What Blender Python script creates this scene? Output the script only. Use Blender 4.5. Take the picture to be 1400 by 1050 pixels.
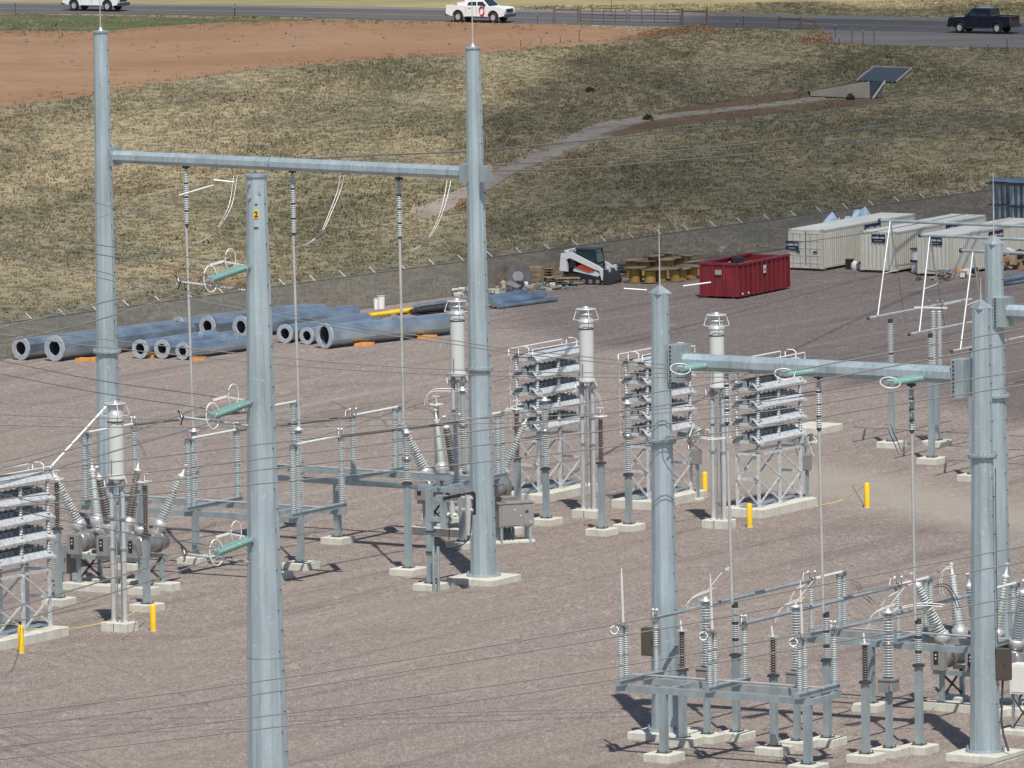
import bpy, math, random
import numpy as np
from mathutils import Vector, Matrix

for o in list(bpy.data.objects):
    bpy.data.objects.remove(o)
random.seed(7)
rng = np.random.default_rng(7)
SC = bpy.context.scene
COL = SC.collection

# ------------------------------------------------------------------ camera
H_CAM = 53.0
FPX = 12000.0
PITCH = math.atan(1315.0 / FPX)
ROLL = 0.0155
Rv = Vector((1, 0, 0))
Fv = Vector((0, math.cos(PITCH), -math.sin(PITCH)))
Uv = Vector((0, math.sin(PITCH), math.cos(PITCH)))
CR = Rv * math.cos(ROLL) - Uv * math.sin(ROLL)
CU = Rv * math.sin(ROLL) + Uv * math.cos(ROLL)
EYE = Vector((0, 0, H_CAM))
cam_d = bpy.data.cameras.new('camera')
cam = bpy.data.objects.new('camera', cam_d)
COL.objects.link(cam)
cam_d.sensor_width = 36.0
cam_d.lens = FPX / 1400.0 * 36.0
cam_d.clip_start = 1.0
cam_d.clip_end = 20000.0
M3 = Matrix((CR, CU, -Fv)).transposed()
cam.matrix_world = Matrix.Translation(EYE) @ M3.to_4x4()
SC.camera = cam

# ------------------------------------------------------------------ sky and sun
SUN_EL = math.radians(56)
SHADOW_AZ = math.radians(8)          # shadows fall away from the camera, a little to the left
sun_dir = Vector((math.sin(SHADOW_AZ) * math.cos(SUN_EL), -math.cos(SHADOW_AZ) * math.cos(SUN_EL), math.sin(SUN_EL)))
W = bpy.data.worlds.new('World')
SC.world = W
W.use_nodes = True
wn = W.node_tree
bg = wn.nodes['Background']
sky = wn.nodes.new('ShaderNodeTexSky')
sky.sky_type = 'NISHITA'
sky.sun_disc = False
sky.sun_elevation = SUN_EL
sky.sun_rotation = math.pi - SHADOW_AZ
sky.altitude = 1600
wn.links.new(sky.outputs[0], bg.inputs[0])
bg.inputs[1].default_value = 0.08
sl = bpy.data.lights.new('sun', 'SUN')
sl.energy = 3.9
sl.angle = math.radians(0.53)
sl.color = (1.0, 0.955, 0.89)
so = bpy.data.objects.new('sun', sl)
COL.objects.link(so)
so.rotation_euler = (-sun_dir).to_track_quat('-Z', 'Y').to_euler()
so.location = sun_dir * 300
SC.view_settings.view_transform = 'Standard'
SC.view_settings.look = 'None'
SC.view_settings.exposure = 0.34
SC.view_settings.gamma = 1.0
SC.view_settings.use_curve_mapping = False

# ------------------------------------------------------------------ pixel <-> world
def ray(px, py):
    return CR * ((px - 700) / FPX) + CU * ((525 - py) / FPX) + Fv

def G(px, py, z=0.0):
    d = ray(px, py)
    t = (z - H_CAM) / d.z
    return EYE + d * t

def At(px, py, Y):
    d = ray(px, py)
    return EYE + d * (Y / d.y)

def proj(p):
    q = Vector(p) - EYE
    D = q.dot(Fv)
    return 700 + FPX * q.dot(CR) / D, 525 - FPX * q.dot(CU) / D

def zat(g, row):
    lo, hi = -5.0, 80.0
    for _ in range(40):
        m = (lo + hi) / 2
        if proj((g.x, g.y, m))[1] > row:
            lo = m
        else:
            hi = m
    return lo

AG = math.radians(32)                       # the yard's own grid
GU = Vector((math.cos(AG), -math.sin(AG), 0))
GV = Vector((math.sin(AG), math.cos(AG), 0))

# ------------------------------------------------------------------ materials
def newmat(name):
    m = bpy.data.materials.new(name)
    m.use_nodes = True
    return m, m.node_tree, m.node_tree.nodes['Principled BSDF']

def ramp(nt, fac, stops):
    r = nt.nodes.new('ShaderNodeValToRGB')
    cr = r.color_ramp
    while len(cr.elements) < len(stops):
        cr.elements.new(0.5)
    for e, (p, c) in zip(cr.elements, stops):
        e.position = p
        e.color = (c[0], c[1], c[2], 1)
    nt.links.new(fac, r.inputs[0])
    return r.outputs[0]

def noise(nt, scale, detail=4, rough=0.55, vec=None, dist=0.0):
    n = nt.nodes.new('ShaderNodeTexNoise')
    n.inputs['Scale'].default_value = scale
    n.inputs['Detail'].default_value = detail
    n.inputs['Roughness'].default_value = rough
    n.inputs['Distortion'].default_value = dist
    if vec is not None:
        nt.links.new(vec, n.inputs['Vector'])
    return n.outputs[0]

def pos(nt, sx=1, sy=1, sz=1):
    g = nt.nodes.new('ShaderNodeNewGeometry')
    mp = nt.nodes.new('ShaderNodeMapping')
    mp.inputs['Scale'].default_value = (sx, sy, sz)
    nt.links.new(g.outputs['Position'], mp.inputs['Vector'])
    return mp.outputs[0]

def mixc(nt, a, b, fac, mode='MIX'):
    m = nt.nodes.new('ShaderNodeMix')
    m.data_type = 'RGBA'
    m.blend_type = mode
    for s, v in ((m.inputs[6], a), (m.inputs[7], b), (m.inputs[0], fac)):
        if isinstance(v, (int, float)):
            s.default_value = v
        elif isinstance(v, (tuple, list)):
            s.default_value = (v[0], v[1], v[2], 1)
        else:
            nt.links.new(v, s)
    return m.outputs[2]

def mapr(nt, v, a, b, c=0.0, d=1.0):
    n = nt.nodes.new('ShaderNodeMapRange')
    n.inputs[1].default_value = a
    n.inputs[2].default_value = b
    n.inputs[3].default_value = c
    n.inputs[4].default_value = d
    nt.links.new(v, n.inputs[0])
    return n.outputs[0]

def paint(name, col, rough=0.5, metal=0.0, var=0.18, scale=1.6, stretch=(1, 1, 0.35), bump=0.0, fine=0.0, streak=0.0):
    m, nt, b = newmat(name)
    p = pos(nt, *stretch)
    n1 = noise(nt, scale, 5, 0.6, p)
    c = mixc(nt, tuple(x * (1 - var) for x in col), tuple(min(1, x * (1 + var)) for x in col), mapr(nt, n1, 0.3, 0.7))
    if streak:
        n3 = noise(nt, 5.0, 4, 0.65, pos(nt, 1, 1, 0.035))
        c = mixc(nt, c, tuple(x * 0.62 for x in col), mapr(nt, n3, 0.50, 0.72, 0, streak))
        n4 = noise(nt, 7.0, 2, 0.5, pos(nt, 1, 1, 0.8))
        c = mixc(nt, c, tuple(min(1, x * 1.35) for x in col), mapr(nt, n4, 0.62, 0.72, 0, streak * 0.8))
    if fine:
        n2 = noise(nt, 22, 3, 0.6)
        c = mixc(nt, c, tuple(x * 0.55 for x in col), mapr(nt, n2, 0.55, 0.8, 0, fine))
    nt.links.new(c, b.inputs['Base Color'])
    b.inputs['Metallic'].default_value = metal
    nt.links.new(mapr(nt, n1, 0.3, 0.7, rough * 0.85, min(1, rough * 1.15)), b.inputs['Roughness'])
    if bump:
        bp = nt.nodes.new('ShaderNodeBump')
        bp.inputs['Strength'].default_value = bump
        bp.inputs['Distance'].default_value = 0.02
        nt.links.new(noise(nt, 30, 3, 0.6), bp.inputs['Height'])
        nt.links.new(bp.outputs[0], b.inputs['Normal'])
    return m

MT = {}
MT['galv'] = paint('galvanised_steel', (0.41, 0.49, 0.52), 0.40, 0.42, 0.15, 1.1, (1, 1, 0.25), fine=0.2, streak=0.7)
MT['galv_frame'] = paint('galvanised_frame', (0.37, 0.43, 0.445), 0.48, 0.5, 0.18, 2.0, fine=0.3)
MT['galv_new'] = paint('galvanised_new', (0.42, 0.51, 0.58), 0.33, 0.8, 0.3, 0.9, (0.6, 0.6, 1), fine=0.2)
MT['galv_rack'] = paint('galvanised_rack', (0.58, 0.60, 0.60), 0.42, 0.3, 0.25, 5.0, (1, 1, 1), fine=0.35)
MT['alu'] = paint('aluminium', (0.62, 0.62, 0.60), 0.38, 0.55, 0.12, 3.0)
MT['alu_white'] = paint('aluminium_bright', (0.74, 0.73, 0.70), 0.42, 0.2, 0.08, 3.0)
MT['wire'] = paint('conductor', (0.20, 0.19, 0.175), 0.55, 0.3, 0.15, 2.0)
MT['wire_dark'] = paint('conductor_dark', (0.16, 0.15, 0.14), 0.6, 0.2, 0.15, 2.0)
MT['porc'] = paint('porcelain_grey', (0.50, 0.53, 0.51), 0.32, 0.0, 0.10, 3.0)
MT['porc_mid'] = paint('porcelain_slate', (0.40, 0.43, 0.44), 0.32, 0.0, 0.10, 3.0)
MT['porc_brown'] = paint('porcelain_brown', (0.15, 0.12, 0.098), 0.3, 0.0, 0.15, 3.0)
MT['porc_tan'] = paint('porcelain_tan', (0.24, 0.215, 0.175), 0.35, 0.0, 0.12, 3.0)
MT['cyl'] = paint('enamel_grey', (0.56, 0.58, 0.55), 0.38, 0.0, 0.06, 1.5)
MT['conc'] = paint('concrete', (0.56, 0.545, 0.47), 0.85, 0.0, 0.12, 1.4, (1, 1, 1), bump=0.3, fine=0.35, streak=0.5)
MT['conc_darker'] = paint('concrete_darker', (0.36, 0.32, 0.27), 0.9, 0.0, 0.2, 0.6, (1, 1, 1), bump=0.3, fine=0.2)  # its darker tone puts cloud shade into the culvert's concrete
MT['yellow'] = paint('yellow_paint', (0.80, 0.50, 0.02), 0.45, 0.0, 0.08, 3.0)
MT['rope'] = paint('yellow_rope', (0.75, 0.62, 0.18), 0.8, 0.0, 0.15, 5)
MT['timber'] = paint('orange_timber', (0.62, 0.27, 0.06), 0.8, 0.0, 0.25, 3, fine=0.3)
MT['wood'] = paint('weathered_wood', (0.15, 0.11, 0.08), 0.85, 0.0, 0.3, 3, fine=0.3)
MT['wood_pale'] = paint('pale_wood', (0.36, 0.25, 0.15), 0.85, 0.0, 0.3, 3, fine=0.3)
MT['core'] = paint('reel_core', (0.40, 0.25, 0.06), 0.7, 0.0, 0.3, 4, fine=0.3)
MT['red'] = paint('red_paint', (0.25, 0.026, 0.034), 0.5, 0.0, 0.22, 1.5, fine=0.4)
MT['beige'] = paint('container_beige', (0.66, 0.63, 0.53), 0.55, 0.0, 0.08, 0.8, (1, 1, 0.4), fine=0.35, streak=0.55)
MT['roof'] = paint('container_roof', (0.74, 0.715, 0.62), 0.6, 0.0, 0.08, 0.7, (1, 1, 1))
MT['navy'] = paint('navy_sign', (0.012, 0.02, 0.075), 0.5, 0.0, 0.1, 2)
MT['white'] = paint('white_paint', (0.78, 0.78, 0.76), 0.35, 0.0, 0.04, 2)
MT['logo_red'] = paint('logo_red', (0.45, 0.01, 0.04), 0.4, 0.0, 0.05, 2)
MT['orange_red'] = paint('orange_red', (0.55, 0.06, 0.03), 0.45, 0.0, 0.1, 2)
MT['black'] = paint('black_rubber', (0.022, 0.022, 0.024), 0.7, 0.0, 0.2, 4)
MT['dark'] = paint('dark_metal', (0.06, 0.065, 0.07), 0.5, 0.3, 0.2, 3)
MT['brown'] = paint('brown_cabinet', (0.085, 0.068, 0.052), 0.55, 0.0, 0.12, 2)
MT['grey_box'] = paint('grey_cabinet', (0.27, 0.26, 0.245), 0.5, 0.15, 0.1, 2)
MT['white_box'] = paint('white_cabinet', (0.74, 0.72, 0.66), 0.5, 0.0, 0.05, 2)
MT['tank'] = paint('tank_steel', (0.34, 0.34, 0.33), 0.3, 0.6, 0.2, 3)
MT['can'] = paint('capacitor_can', (0.25, 0.28, 0.31), 0.45, 0.2, 0.2, 3)
MT['navy_car'] = paint('navy_car_paint', (0.010, 0.012, 0.028), 0.22, 0.2, 0.1, 2)
MT['trough_shade'] = paint('trough_shade_blue', (0.045, 0.06, 0.075), 0.7, 0.0, 0.2, 2)  # dark blue painted for the shade inside the culvert, no grate
MT['tarp'] = paint('blue_tarp', (0.42, 0.56, 0.66), 0.45, 0.0, 0.2, 2, (1, 1, 1))
MT['junk'] = paint('pale_scrap', (0.42, 0.42, 0.36), 0.7, 0.0, 0.4, 5, (1, 1, 1))
MT['junk_teal'] = paint('teal_scrap', (0.22, 0.36, 0.34), 0.6, 0.0, 0.3, 5, (1, 1, 1))
MT['sage'] = paint('fence_post', (0.20, 0.20, 0.19), 0.6, 0.3, 0.2, 3)

def mk_glass(name, col, rough=0.12):
    m, nt, b = newmat(name)
    b.inputs['Base Color'].default_value = (*col, 1)
    b.inputs['Roughness'].default_value = rough
    b.inputs['Coat Weight'].default_value = 0.3
    return m
MT['carglass'] = mk_glass('car_glass', (0.02, 0.03, 0.035), 0.08)
MT['cabglass'] = mk_glass('cab_glass', (0.015, 0.04, 0.042), 0.1)
m, nt, b = newmat('green_glass')
b.inputs['Base Color'].default_value = (0.27, 0.47, 0.42, 1)
b.inputs['Roughness'].default_value = 0.12
b.inputs['Transmission Weight'].default_value = 0.25
MT['glass'] = m

# chain-link: wires thinner than a pixel, so mesh and gap are averaged
m, nt, b = newmat('chain_link')
tr = nt.nodes.new('ShaderNodeBsdfTransparent')
mx = nt.nodes.new('ShaderNodeMixShader')
b.inputs['Base Color'].default_value = (0.20, 0.19, 0.175, 1)
b.inputs['Roughness'].default_value = 0.7
n1 = noise(nt, 0.5, 3, 0.6)
nt.links.new(mapr(nt, n1, 0.3, 0.7, 0.58, 0.72), mx.inputs[0])
nt.links.new(tr.outputs[0], mx.inputs[1])
nt.links.new(b.outputs[0], mx.inputs[2])
nt.links.new(mx.outputs[0], nt.nodes['Material Output'].inputs['Surface'])
MT['link'] = m

# gravel
m, nt, b = newmat('gravel')
v = nt.nodes.new('ShaderNodeTexVoronoi')
v.inputs['Scale'].default_value = 22
v.inputs['Randomness'].default_value = 1
nt.links.new(pos(nt, 1, 0.42, 1), v.inputs['Vector'])
stone = ramp(nt, v.outputs['Color'], [(0.0, (0.105, 0.084, 0.074)), (0.35, (0.212, 0.173, 0.150)), (0.65, (0.288, 0.238, 0.206)), (0.9, (0.39, 0.33, 0.285)), (1.0, (0.64, 0.585, 0.52))])
n2 = noise(nt, 3.2, 5, 0.72, pos(nt, 1, 0.35, 1))
c = mixc(nt, stone, (0.24, 0.195, 0.17), 0.2)
c = mixc(nt, c, (0.15, 0.118, 0.108), mapr(nt, n2, 0.50, 0.72, 0, 0.65))
v2 = nt.nodes.new('ShaderNodeTexVoronoi'); v2.inputs['Scale'].default_value = 6.5
nt.links.new(pos(nt, 1, 0.4, 1), v2.inputs['Vector'])
c = mixc(nt, c, ramp(nt, v2.outputs['Color'], [(0.2, (0.13, 0.105, 0.095)), (0.8, (0.46, 0.40, 0.35))]), mapr(nt, noise(nt, 1.3, 3, 0.6, pos(nt, 1, 0.4, 1)), 0.45, 0.7, 0.0, 0.45))
n3 = noise(nt, 0.09, 5, 0.6, pos(nt, 1, 0.6, 1), 0.6)
c = mixc(nt, c, (0.27, 0.22, 0.18), mapr(nt, n3, 0.50, 0.72, 0, 0.35))
n4 = noise(nt, 0.22, 4, 0.6, pos(nt, 0.35, 1.0, 1), 0.8)
c = mixc(nt, c, (0.125, 0.10, 0.093), mapr(nt, n4, 0.55, 0.72, 0, 0.35))
mpv = nt.nodes.new('ShaderNodeMapping'); mpv.vector_type = 'TEXTURE'
mpv.inputs['Rotation'].default_value = (0, 0, -AG); mpv.inputs['Scale'].default_value = (1.4, 38.0, 1)
gv_ = nt.nodes.new('ShaderNodeNewGeometry'); nt.links.new(gv_.outputs['Position'], mpv.inputs['Vector'])
ns = noise(nt, 1.0, 3, 0.55, mpv.outputs[0], 0.4)
c = mixc(nt, c, (0.12, 0.096, 0.088), mapr(nt, ns, 0.56, 0.68, 0, 0.42))
c = mixc(nt, c, (0.37, 0.32, 0.275), mapr(nt, ns, 0.42, 0.32, 0, 0.30))
ta = G(1090, 640); tb = G(1400, 695); tn = Vector((-(tb - ta).y, (tb - ta).x, 0)).normalized()
geo = nt.nodes.new('ShaderNodeNewGeometry')
dp = nt.nodes.new('ShaderNodeVectorMath'); dp.operation = 'DOT_PRODUCT'
nt.links.new(geo.outputs['Position'], dp.inputs[0]); dp.inputs[1].default_value = tn
sb_ = nt.nodes.new('ShaderNodeMath'); sb_.operation = 'SUBTRACT'; nt.links.new(dp.outputs['Value'], sb_.inputs[0]); sb_.inputs[1].default_value = ta.dot(tn)
nw = noise(nt, 0.15, 3, 0.6, pos(nt))
ad = nt.nodes.new('ShaderNodeMath'); ad.operation = 'MULTIPLY_ADD'; nt.links.new(nw, ad.inputs[0]); ad.inputs[1].default_value = 5.0; nt.links.new(sb_.outputs[0], ad.inputs[2])
ab = nt.nodes.new('ShaderNodeMath'); ab.operation = 'ABSOLUTE'; nt.links.new(ad.outputs[0], ab.inputs[0])
sx_ = nt.nodes.new('ShaderNodeSeparateXYZ'); nt.links.new(geo.outputs['Position'], sx_.inputs[0])
mm = nt.nodes.new('ShaderNodeMath'); mm.operation = 'MULTIPLY'
nt.links.new(mapr(nt, ab.outputs[0], 1.5, 6.0, 0.62, 0.0), mm.inputs[0]); nt.links.new(mapr(nt, sx_.outputs[0], ta.x - 9, ta.x + 1), mm.inputs[1])
c = mixc(nt, c, (0.35, 0.318, 0.262), mm.outputs[0])
nt.links.new(c, b.inputs['Base Color'])
b.inputs['Roughness'].default_value = 0.95
b.inputs['Specular IOR Level'].default_value = 0.2
bp = nt.nodes.new('ShaderNodeBump')
bp.inputs['Strength'].default_value = 0.7
bp.inputs['Distance'].default_value = 0.03
nt.links.new(v.outputs['Distance'], bp.inputs['Height'])
nt.links.new(bp.outputs[0], b.inputs['Normal'])
MT['gravel'] = m

# prairie soil below the grass, and the grass itself, share one map of patches
def prairie(nt):
    p = pos(nt, 1, 0.33, 0)
    a = noise(nt, 0.045, 6, 0.6, p, 0.9)
    bb = noise(nt, 0.26, 4, 0.6, p, 0.5)
    c = ramp(nt, a, [(0.30, (0.17, 0.16, 0.10)), (0.42, (0.225, 0.205, 0.13)), (0.51, (0.315, 0.27, 0.17)), (0.62, (0.43, 0.355, 0.22))])
    c = mixc(nt, c, (0.14, 0.14, 0.088), mapr(nt, bb, 0.50, 0.68, 0, 0.7))
    r = noise(nt, 0.075, 5, 0.62, p, 0.5)
    c = mixc(nt, c, (0.30, 0.175, 0.105), mapr(nt, r, 0.58, 0.70, 0, 0.7))
    return c
m, nt, b = newmat('prairie_soil')
c = prairie(nt)
c = mixc(nt, c, (0.15, 0.13, 0.088), 0.25)
nt.links.new(c, b.inputs['Base Color'])
b.inputs['Roughness'].default_value = 1.0
b.inputs['Specular IOR Level'].default_value = 0.1
MT['soil'] = m
m, nt, b = newmat('prairie_grass')
c = prairie(nt)
g = nt.nodes.new('ShaderNodeNewGeometry')
c = mixc(nt, c, ramp(nt, g.outputs['Random Per Island'], [(0.0, (0.17, 0.155, 0.10)), (0.4, (0.25, 0.215, 0.135)), (0.8, (0.36, 0.30, 0.19)), (1, (0.46, 0.40, 0.27))]), 0.25)
df_ = nt.nodes.new('ShaderNodeBsdfDiffuse'); tl_ = nt.nodes.new('ShaderNodeBsdfTranslucent'); mxs = nt.nodes.new('ShaderNodeMixShader')
vm = nt.nodes.new('ShaderNodeVectorMath'); vm.operation = 'ADD'
vs_ = nt.nodes.new('ShaderNodeVectorMath'); vs_.operation = 'SCALE'; vs_.inputs['Scale'].default_value = 0.35
nt.links.new(g.outputs['Normal'], vs_.inputs[0]); nt.links.new(vs_.outputs[0], vm.inputs[0]); vm.inputs[1].default_value = (0, -0.15, 1)
vn = nt.nodes.new('ShaderNodeVectorMath'); vn.operation = 'NORMALIZE'; nt.links.new(vm.outputs[0], vn.inputs[0])
nt.links.new(vn.outputs[0], df_.inputs['Normal'])
nt.links.new(c, df_.inputs['Color']); nt.links.new(c, tl_.inputs['Color'])
mxs.inputs[0].default_value = 0.5
nt.links.new(df_.outputs[0], mxs.inputs[1]); nt.links.new(tl_.outputs[0], mxs.inputs[2])
nt.links.new(mxs.outputs[0], nt.nodes['Material Output'].inputs['Surface'])
MT['grass'] = m

def ground_mat(name, stops, scale, sx=1, sy=0.5, bump=0.0, scale2=1.2, amt=0.35):
    m, nt, b = newmat(name)
    p = pos(nt, sx, sy, 0)
    a = noise(nt, scale, 6, 0.65, p, 0.4)
    c = ramp(nt, a, stops)
    n2 = noise(nt, scale2, 4, 0.7, p)
    c = mixc(nt, c, tuple(x * 0.55 for x in stops[0][1]), mapr(nt, n2, 0.5, 0.75, 0, amt))
    nt.links.new(c, b.inputs['Base Color'])
    b.inputs['Roughness'].default_value = 0.95
    b.inputs['Specular IOR Level'].default_value = 0.15
    return m
MT['dirt'] = ground_mat('ploughed_dirt', [(0.3, (0.215, 0.117, 0.062)), (0.5, (0.27, 0.158, 0.09)), (0.7, (0.325, 0.218, 0.14))], 0.05, 0.4, 0.6, scale2=0.9, amt=0.4)
MT['green'] = ground_mat('green_verge', [(0.3, (0.055, 0.075, 0.03)), (0.5, (0.085, 0.105, 0.045)), (0.75, (0.17, 0.14, 0.075))], 0.2, 0.5, 1.0)
MT['asphalt'] = ground_mat('asphalt', [(0.3, (0.085, 0.083, 0.088)), (0.7, (0.125, 0.12, 0.12))], 0.2, 0.3, 1, amt=0.2)
MT['asphalt_pale'] = ground_mat('asphalt_worn', [(0.3, (0.15, 0.14, 0.135)), (0.7, (0.22, 0.20, 0.185))], 0.2, 0.3, 1, amt=0.2)
MT['far_grass'] = ground_mat('far_grass', [(0.3, (0.21, 0.20, 0.09)), (0.5, (0.31, 0.265, 0.135)), (0.7, (0.37, 0.30, 0.16))], 0.06, 0.4, 1, scale2=0.5, amt=0.6)
MT['faded_yellow'] = paint('faded_yellow_line', (0.36, 0.31, 0.17), 0.8, 0, 0.2, 0.3)
MT['bank'] = ground_mat('bare_bank', [(0.3, (0.10, 0.075, 0.05)), (0.5, (0.165, 0.105, 0.065)), (0.7, (0.22, 0.15, 0.095))], 0.3, 1, 0.4, amt=0.4)
MT['track'] = ground_mat('concrete_channel', [(0.3, (0.23, 0.185, 0.145)), (0.5, (0.31, 0.265, 0.215)), (0.7, (0.36, 0.32, 0.27))], 0.35, 1, 0.4, amt=0.5)

# ------------------------------------------------------------------ mesh building
def frame(p0, p1):
    d = (p1 - p0)
    L = d.length
    d = d / L if L > 1e-9 else Vector((0, 0, 1))
    a = Vector((0, 0, 1)) if abs(d.z) < 0.95 else Vector((1, 0, 0))
    x = d.cross(a).normalized()
    y = x.cross(d).normalized()
    return d, x, y, L

class MB:
    def __init__(s):
        s.v = []; s.f = []; s.sm = []
    def _add(s, vs, fs, sm=False):
        o = len(s.v)
        s.v.extend([tuple(q) for q in vs])
        for f in fs:
            s.f.append(tuple(i + o for i in f)); s.sm.append(sm)
        return s
    def box(s, c, sz, rz=0.0, R=None):
        c = Vector(c)
        if R is None:
            R = Matrix.Rotation(rz, 3, 'Z')
        vs = [c + R @ Vector((x * sz[0] / 2, y * sz[1] / 2, z * sz[2] / 2)) for z in (-1, 1) for y in (-1, 1) for x in (-1, 1)]
        return s._add(vs, [(0, 2, 3, 1), (4, 5, 7, 6), (0, 1, 5, 4), (2, 6, 7, 3), (0, 4, 6, 2), (1, 3, 7, 5)])
    def bar(s, p0, p1, w, h):
        p0 = Vector(p0); p1 = Vector(p1)
        d, x, y, L = frame(p0, p1)
        vs = []
        for p in (p0, p1):
            for (a, b_) in ((-1, -1), (1, -1), (1, 1), (-1, 1)):
                vs.append(p + x * (a * w / 2) + y * (b_ * h / 2))
        return s._add(vs, [(3, 2, 1, 0), (4, 5, 6, 7), (0, 1, 5, 4), (1, 2, 6, 5), (2, 3, 7, 6), (3, 0, 4, 7)])
    def lathe(s, p0, p1, prof, n=10, sm=True, rot=0.0, cap=True):
        """prof: list of (distance along the axis, radius)"""
        p0 = Vector(p0); p1 = Vector(p1)
        d, x, y, L = frame(p0, p1)
        vs = []; fs = []
        for (t, r) in prof:
            for k in range(n):
                a = 2 * math.pi * k / n + rot
                vs.append(p0 + d * t + x * (r * math.cos(a)) + y * (r * math.sin(a)))
        for i in range(len(prof) - 1):
            for k in range(n):
                k2 = (k + 1) % n
                fs.append((i * n + k, i * n + k2, (i + 1) * n + k2, (i + 1) * n + k))
        fs = [tuple(reversed(f)) for f in fs]
        s._add(vs, fs, sm)
        if cap:
            s._add(vs[:n], [tuple(range(n))])
            s._add(vs[-n:], [tuple(range(n - 1, -1, -1))])
        return s
    def cyl(s, p0, p1, r0, r1=None, n=10, sm=True, rot=0.0):
        L = (Vector(p1) - Vector(p0)).length
        return s.lathe(p0, p1, [(0, r0), (L, r0 if r1 is None else r1)], n, sm, rot)
    def tube(s, pts, r, n=5):
        pts = [Vector(p) for p in pts]
        vs = []; fs = []
        m_ = len(pts)
        for i, p in enumerate(pts):
            a = pts[max(0, i - 1)]; b_ = pts[min(m_ - 1, i + 1)]
            d, x, y, L = frame(a, b_)
            for k in range(n):
                t = 2 * math.pi * k / n
                vs.append(p + x * (r * math.cos(t)) + y * (r * math.sin(t)))
        for i in range(m_ - 1):
            for k in range(n):
                k2 = (k + 1) % n
                fs.append((i * n + k2, i * n + k, (i + 1) * n + k, (i + 1) * n + k2))
        s._add(vs, fs, True)
        s._add(vs[:n], [tuple(range(n))])
        return s._add(vs[-n:], [tuple(range(n - 1, -1, -1))])
    def ball(s, c, r, n=10):
        c = Vector(c)
        prof = [(r - r * math.cos(math.pi * i / 6), max(0.002, r * math.sin(math.pi * i / 6))) for i in range(7)]
        return s.lathe(c - Vector((0, 0, r)), c + Vector((0, 0, r)), prof, n)
    def ring(s, c, nrm, R, r, n=18, m_=5, squash=1.0, up=None):
        c = Vector(c); nrm = Vector(nrm).normalized()
        a = Vector(up) if up else (Vector((0, 0, 1)) if abs(nrm.z) < 0.9 else Vector((0, 1, 0)))
        x = nrm.cross(a).normalized(); y = x.cross(nrm).normalized()
        pts = [c + x * (R * squash * math.cos(2 * math.pi * k / n)) + y * (R * math.sin(2 * math.pi * k / n)) for k in range(n + 1)]
        return s.tube(pts, r, m_)
    def ins(s, p0, p1, rc, rs, pitch, n=10, taper=1.0):
        L = (Vector(p1) - Vector(p0)).length
        k = max(2, int(round(L / pitch)))
        q = L / k
        prof = [(0, rc)]
        for i in range(k):
            t = i * q
            f = 1 + (taper - 1) * i / k
            prof += [(t + 0.10 * q, rc * f), (t + 0.38 * q, rs * f), (t + 0.54 * q, rs * f), (t + 0.66 * q, rc * f)]
        prof.append((L, rc * taper))
        return s.lathe(p0, p1, prof, n, True)
    def poly(s, pts):
        return s._add([Vector(p) for p in pts], [tuple(range(len(pts)))])
    def prism(s, pts2, y0, y1, ax='xz'):
        """outline in x,z extruded along y"""
        n = len(pts2)
        vs = [(p[0], y0, p[1]) for p in pts2] + [(p[0], y1, p[1]) for p in pts2]
        fs = [tuple(range(n)), tuple(range(2 * n - 1, n - 1, -1))]
        for i in range(n):
            j = (i + 1) % n
            fs.append((j, i, n + i, n + j))
        return s._add(vs, fs)
    def mesh(s, name, mat):
        me = bpy.data.meshes.new(name)
        me.from_pydata(s.v, [], s.f)
        me.polygons.foreach_set('use_smooth', s.sm)
        me.materials.append(MT[mat] if isinstance(mat, str) else mat)
        me.update()
        return me

def tag(o, label=None, cat=None, group=None, kind=None):
    if label: o['label'] = label
    if cat: o['category'] = cat
    if group: o['group'] = group
    if kind: o['kind'] = kind
    return o

def thing(name, label, cat, loc=(0, 0, 0), rz=0.0, group=None):
    o = bpy.data.objects.new(name, None)
    o.empty_display_size = 0.3
    COL.objects.link(o)
    o.location = loc
    o.rotation_euler = (0, 0, rz)
    return tag(o, label, cat, group)

def part(mb, name, mat, parent, loc=None):
    me = mb.mesh(name, mat) if isinstance(mb, MB) else mb
    o = bpy.data.objects.new(name, me)
    COL.objects.link(o)
    o.parent = parent
    if loc is not None:
        o.location = loc
    return o

def solo(mb, name, mat, label, cat, group=None, origin=None):
    """a thing that is one mesh; mb holds world coordinates"""
    o0 = Vector(origin) if origin is not None else Vector(mb.v[0])
    mb.v = [tuple(Vector(q) - o0) for q in mb.v]
    o = bpy.data.objects.new(name, mb.mesh(name, mat))
    COL.objects.link(o)
    o.location = o0
    return tag(o, label, cat, group)

def struct(mb, name, mat):
    o = bpy.data.objects.new(name, mb.mesh(name, mat))
    COL.objects.link(o)
    return tag(o, kind='structure')

def copy_tree(o, parent=None):
    c = o.copy()
    COL.objects.link(c)
    c.parent = parent
    for ch in list(o.children):
        copy_tree(ch, c)
    return c

def cat_rom(P, k=8):
    if len(P) == 2:
        return [P[0].lerp(P[1], i / k) for i in range(k + 1)]
    out = []
    for i in range(len(P) - 1):
        p0 = P[i - 1] if i > 0 else P[0] * 2 - P[1]
        p1, p2 = P[i], P[i + 1]
        p3 = P[i + 2] if i + 2 < len(P) else P[-1] * 2 - P[-2]
        for j in range(k):
            t = j / k
            out.append(0.5 * ((2 * p1) + (p2 - p0) * t + (2 * p0 - 5 * p1 + 4 * p2 - p3) * t * t + (3 * p1 - p0 - 3 * p2 + p3) * t ** 3))
    out.append(P[-1])
    return out

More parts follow.
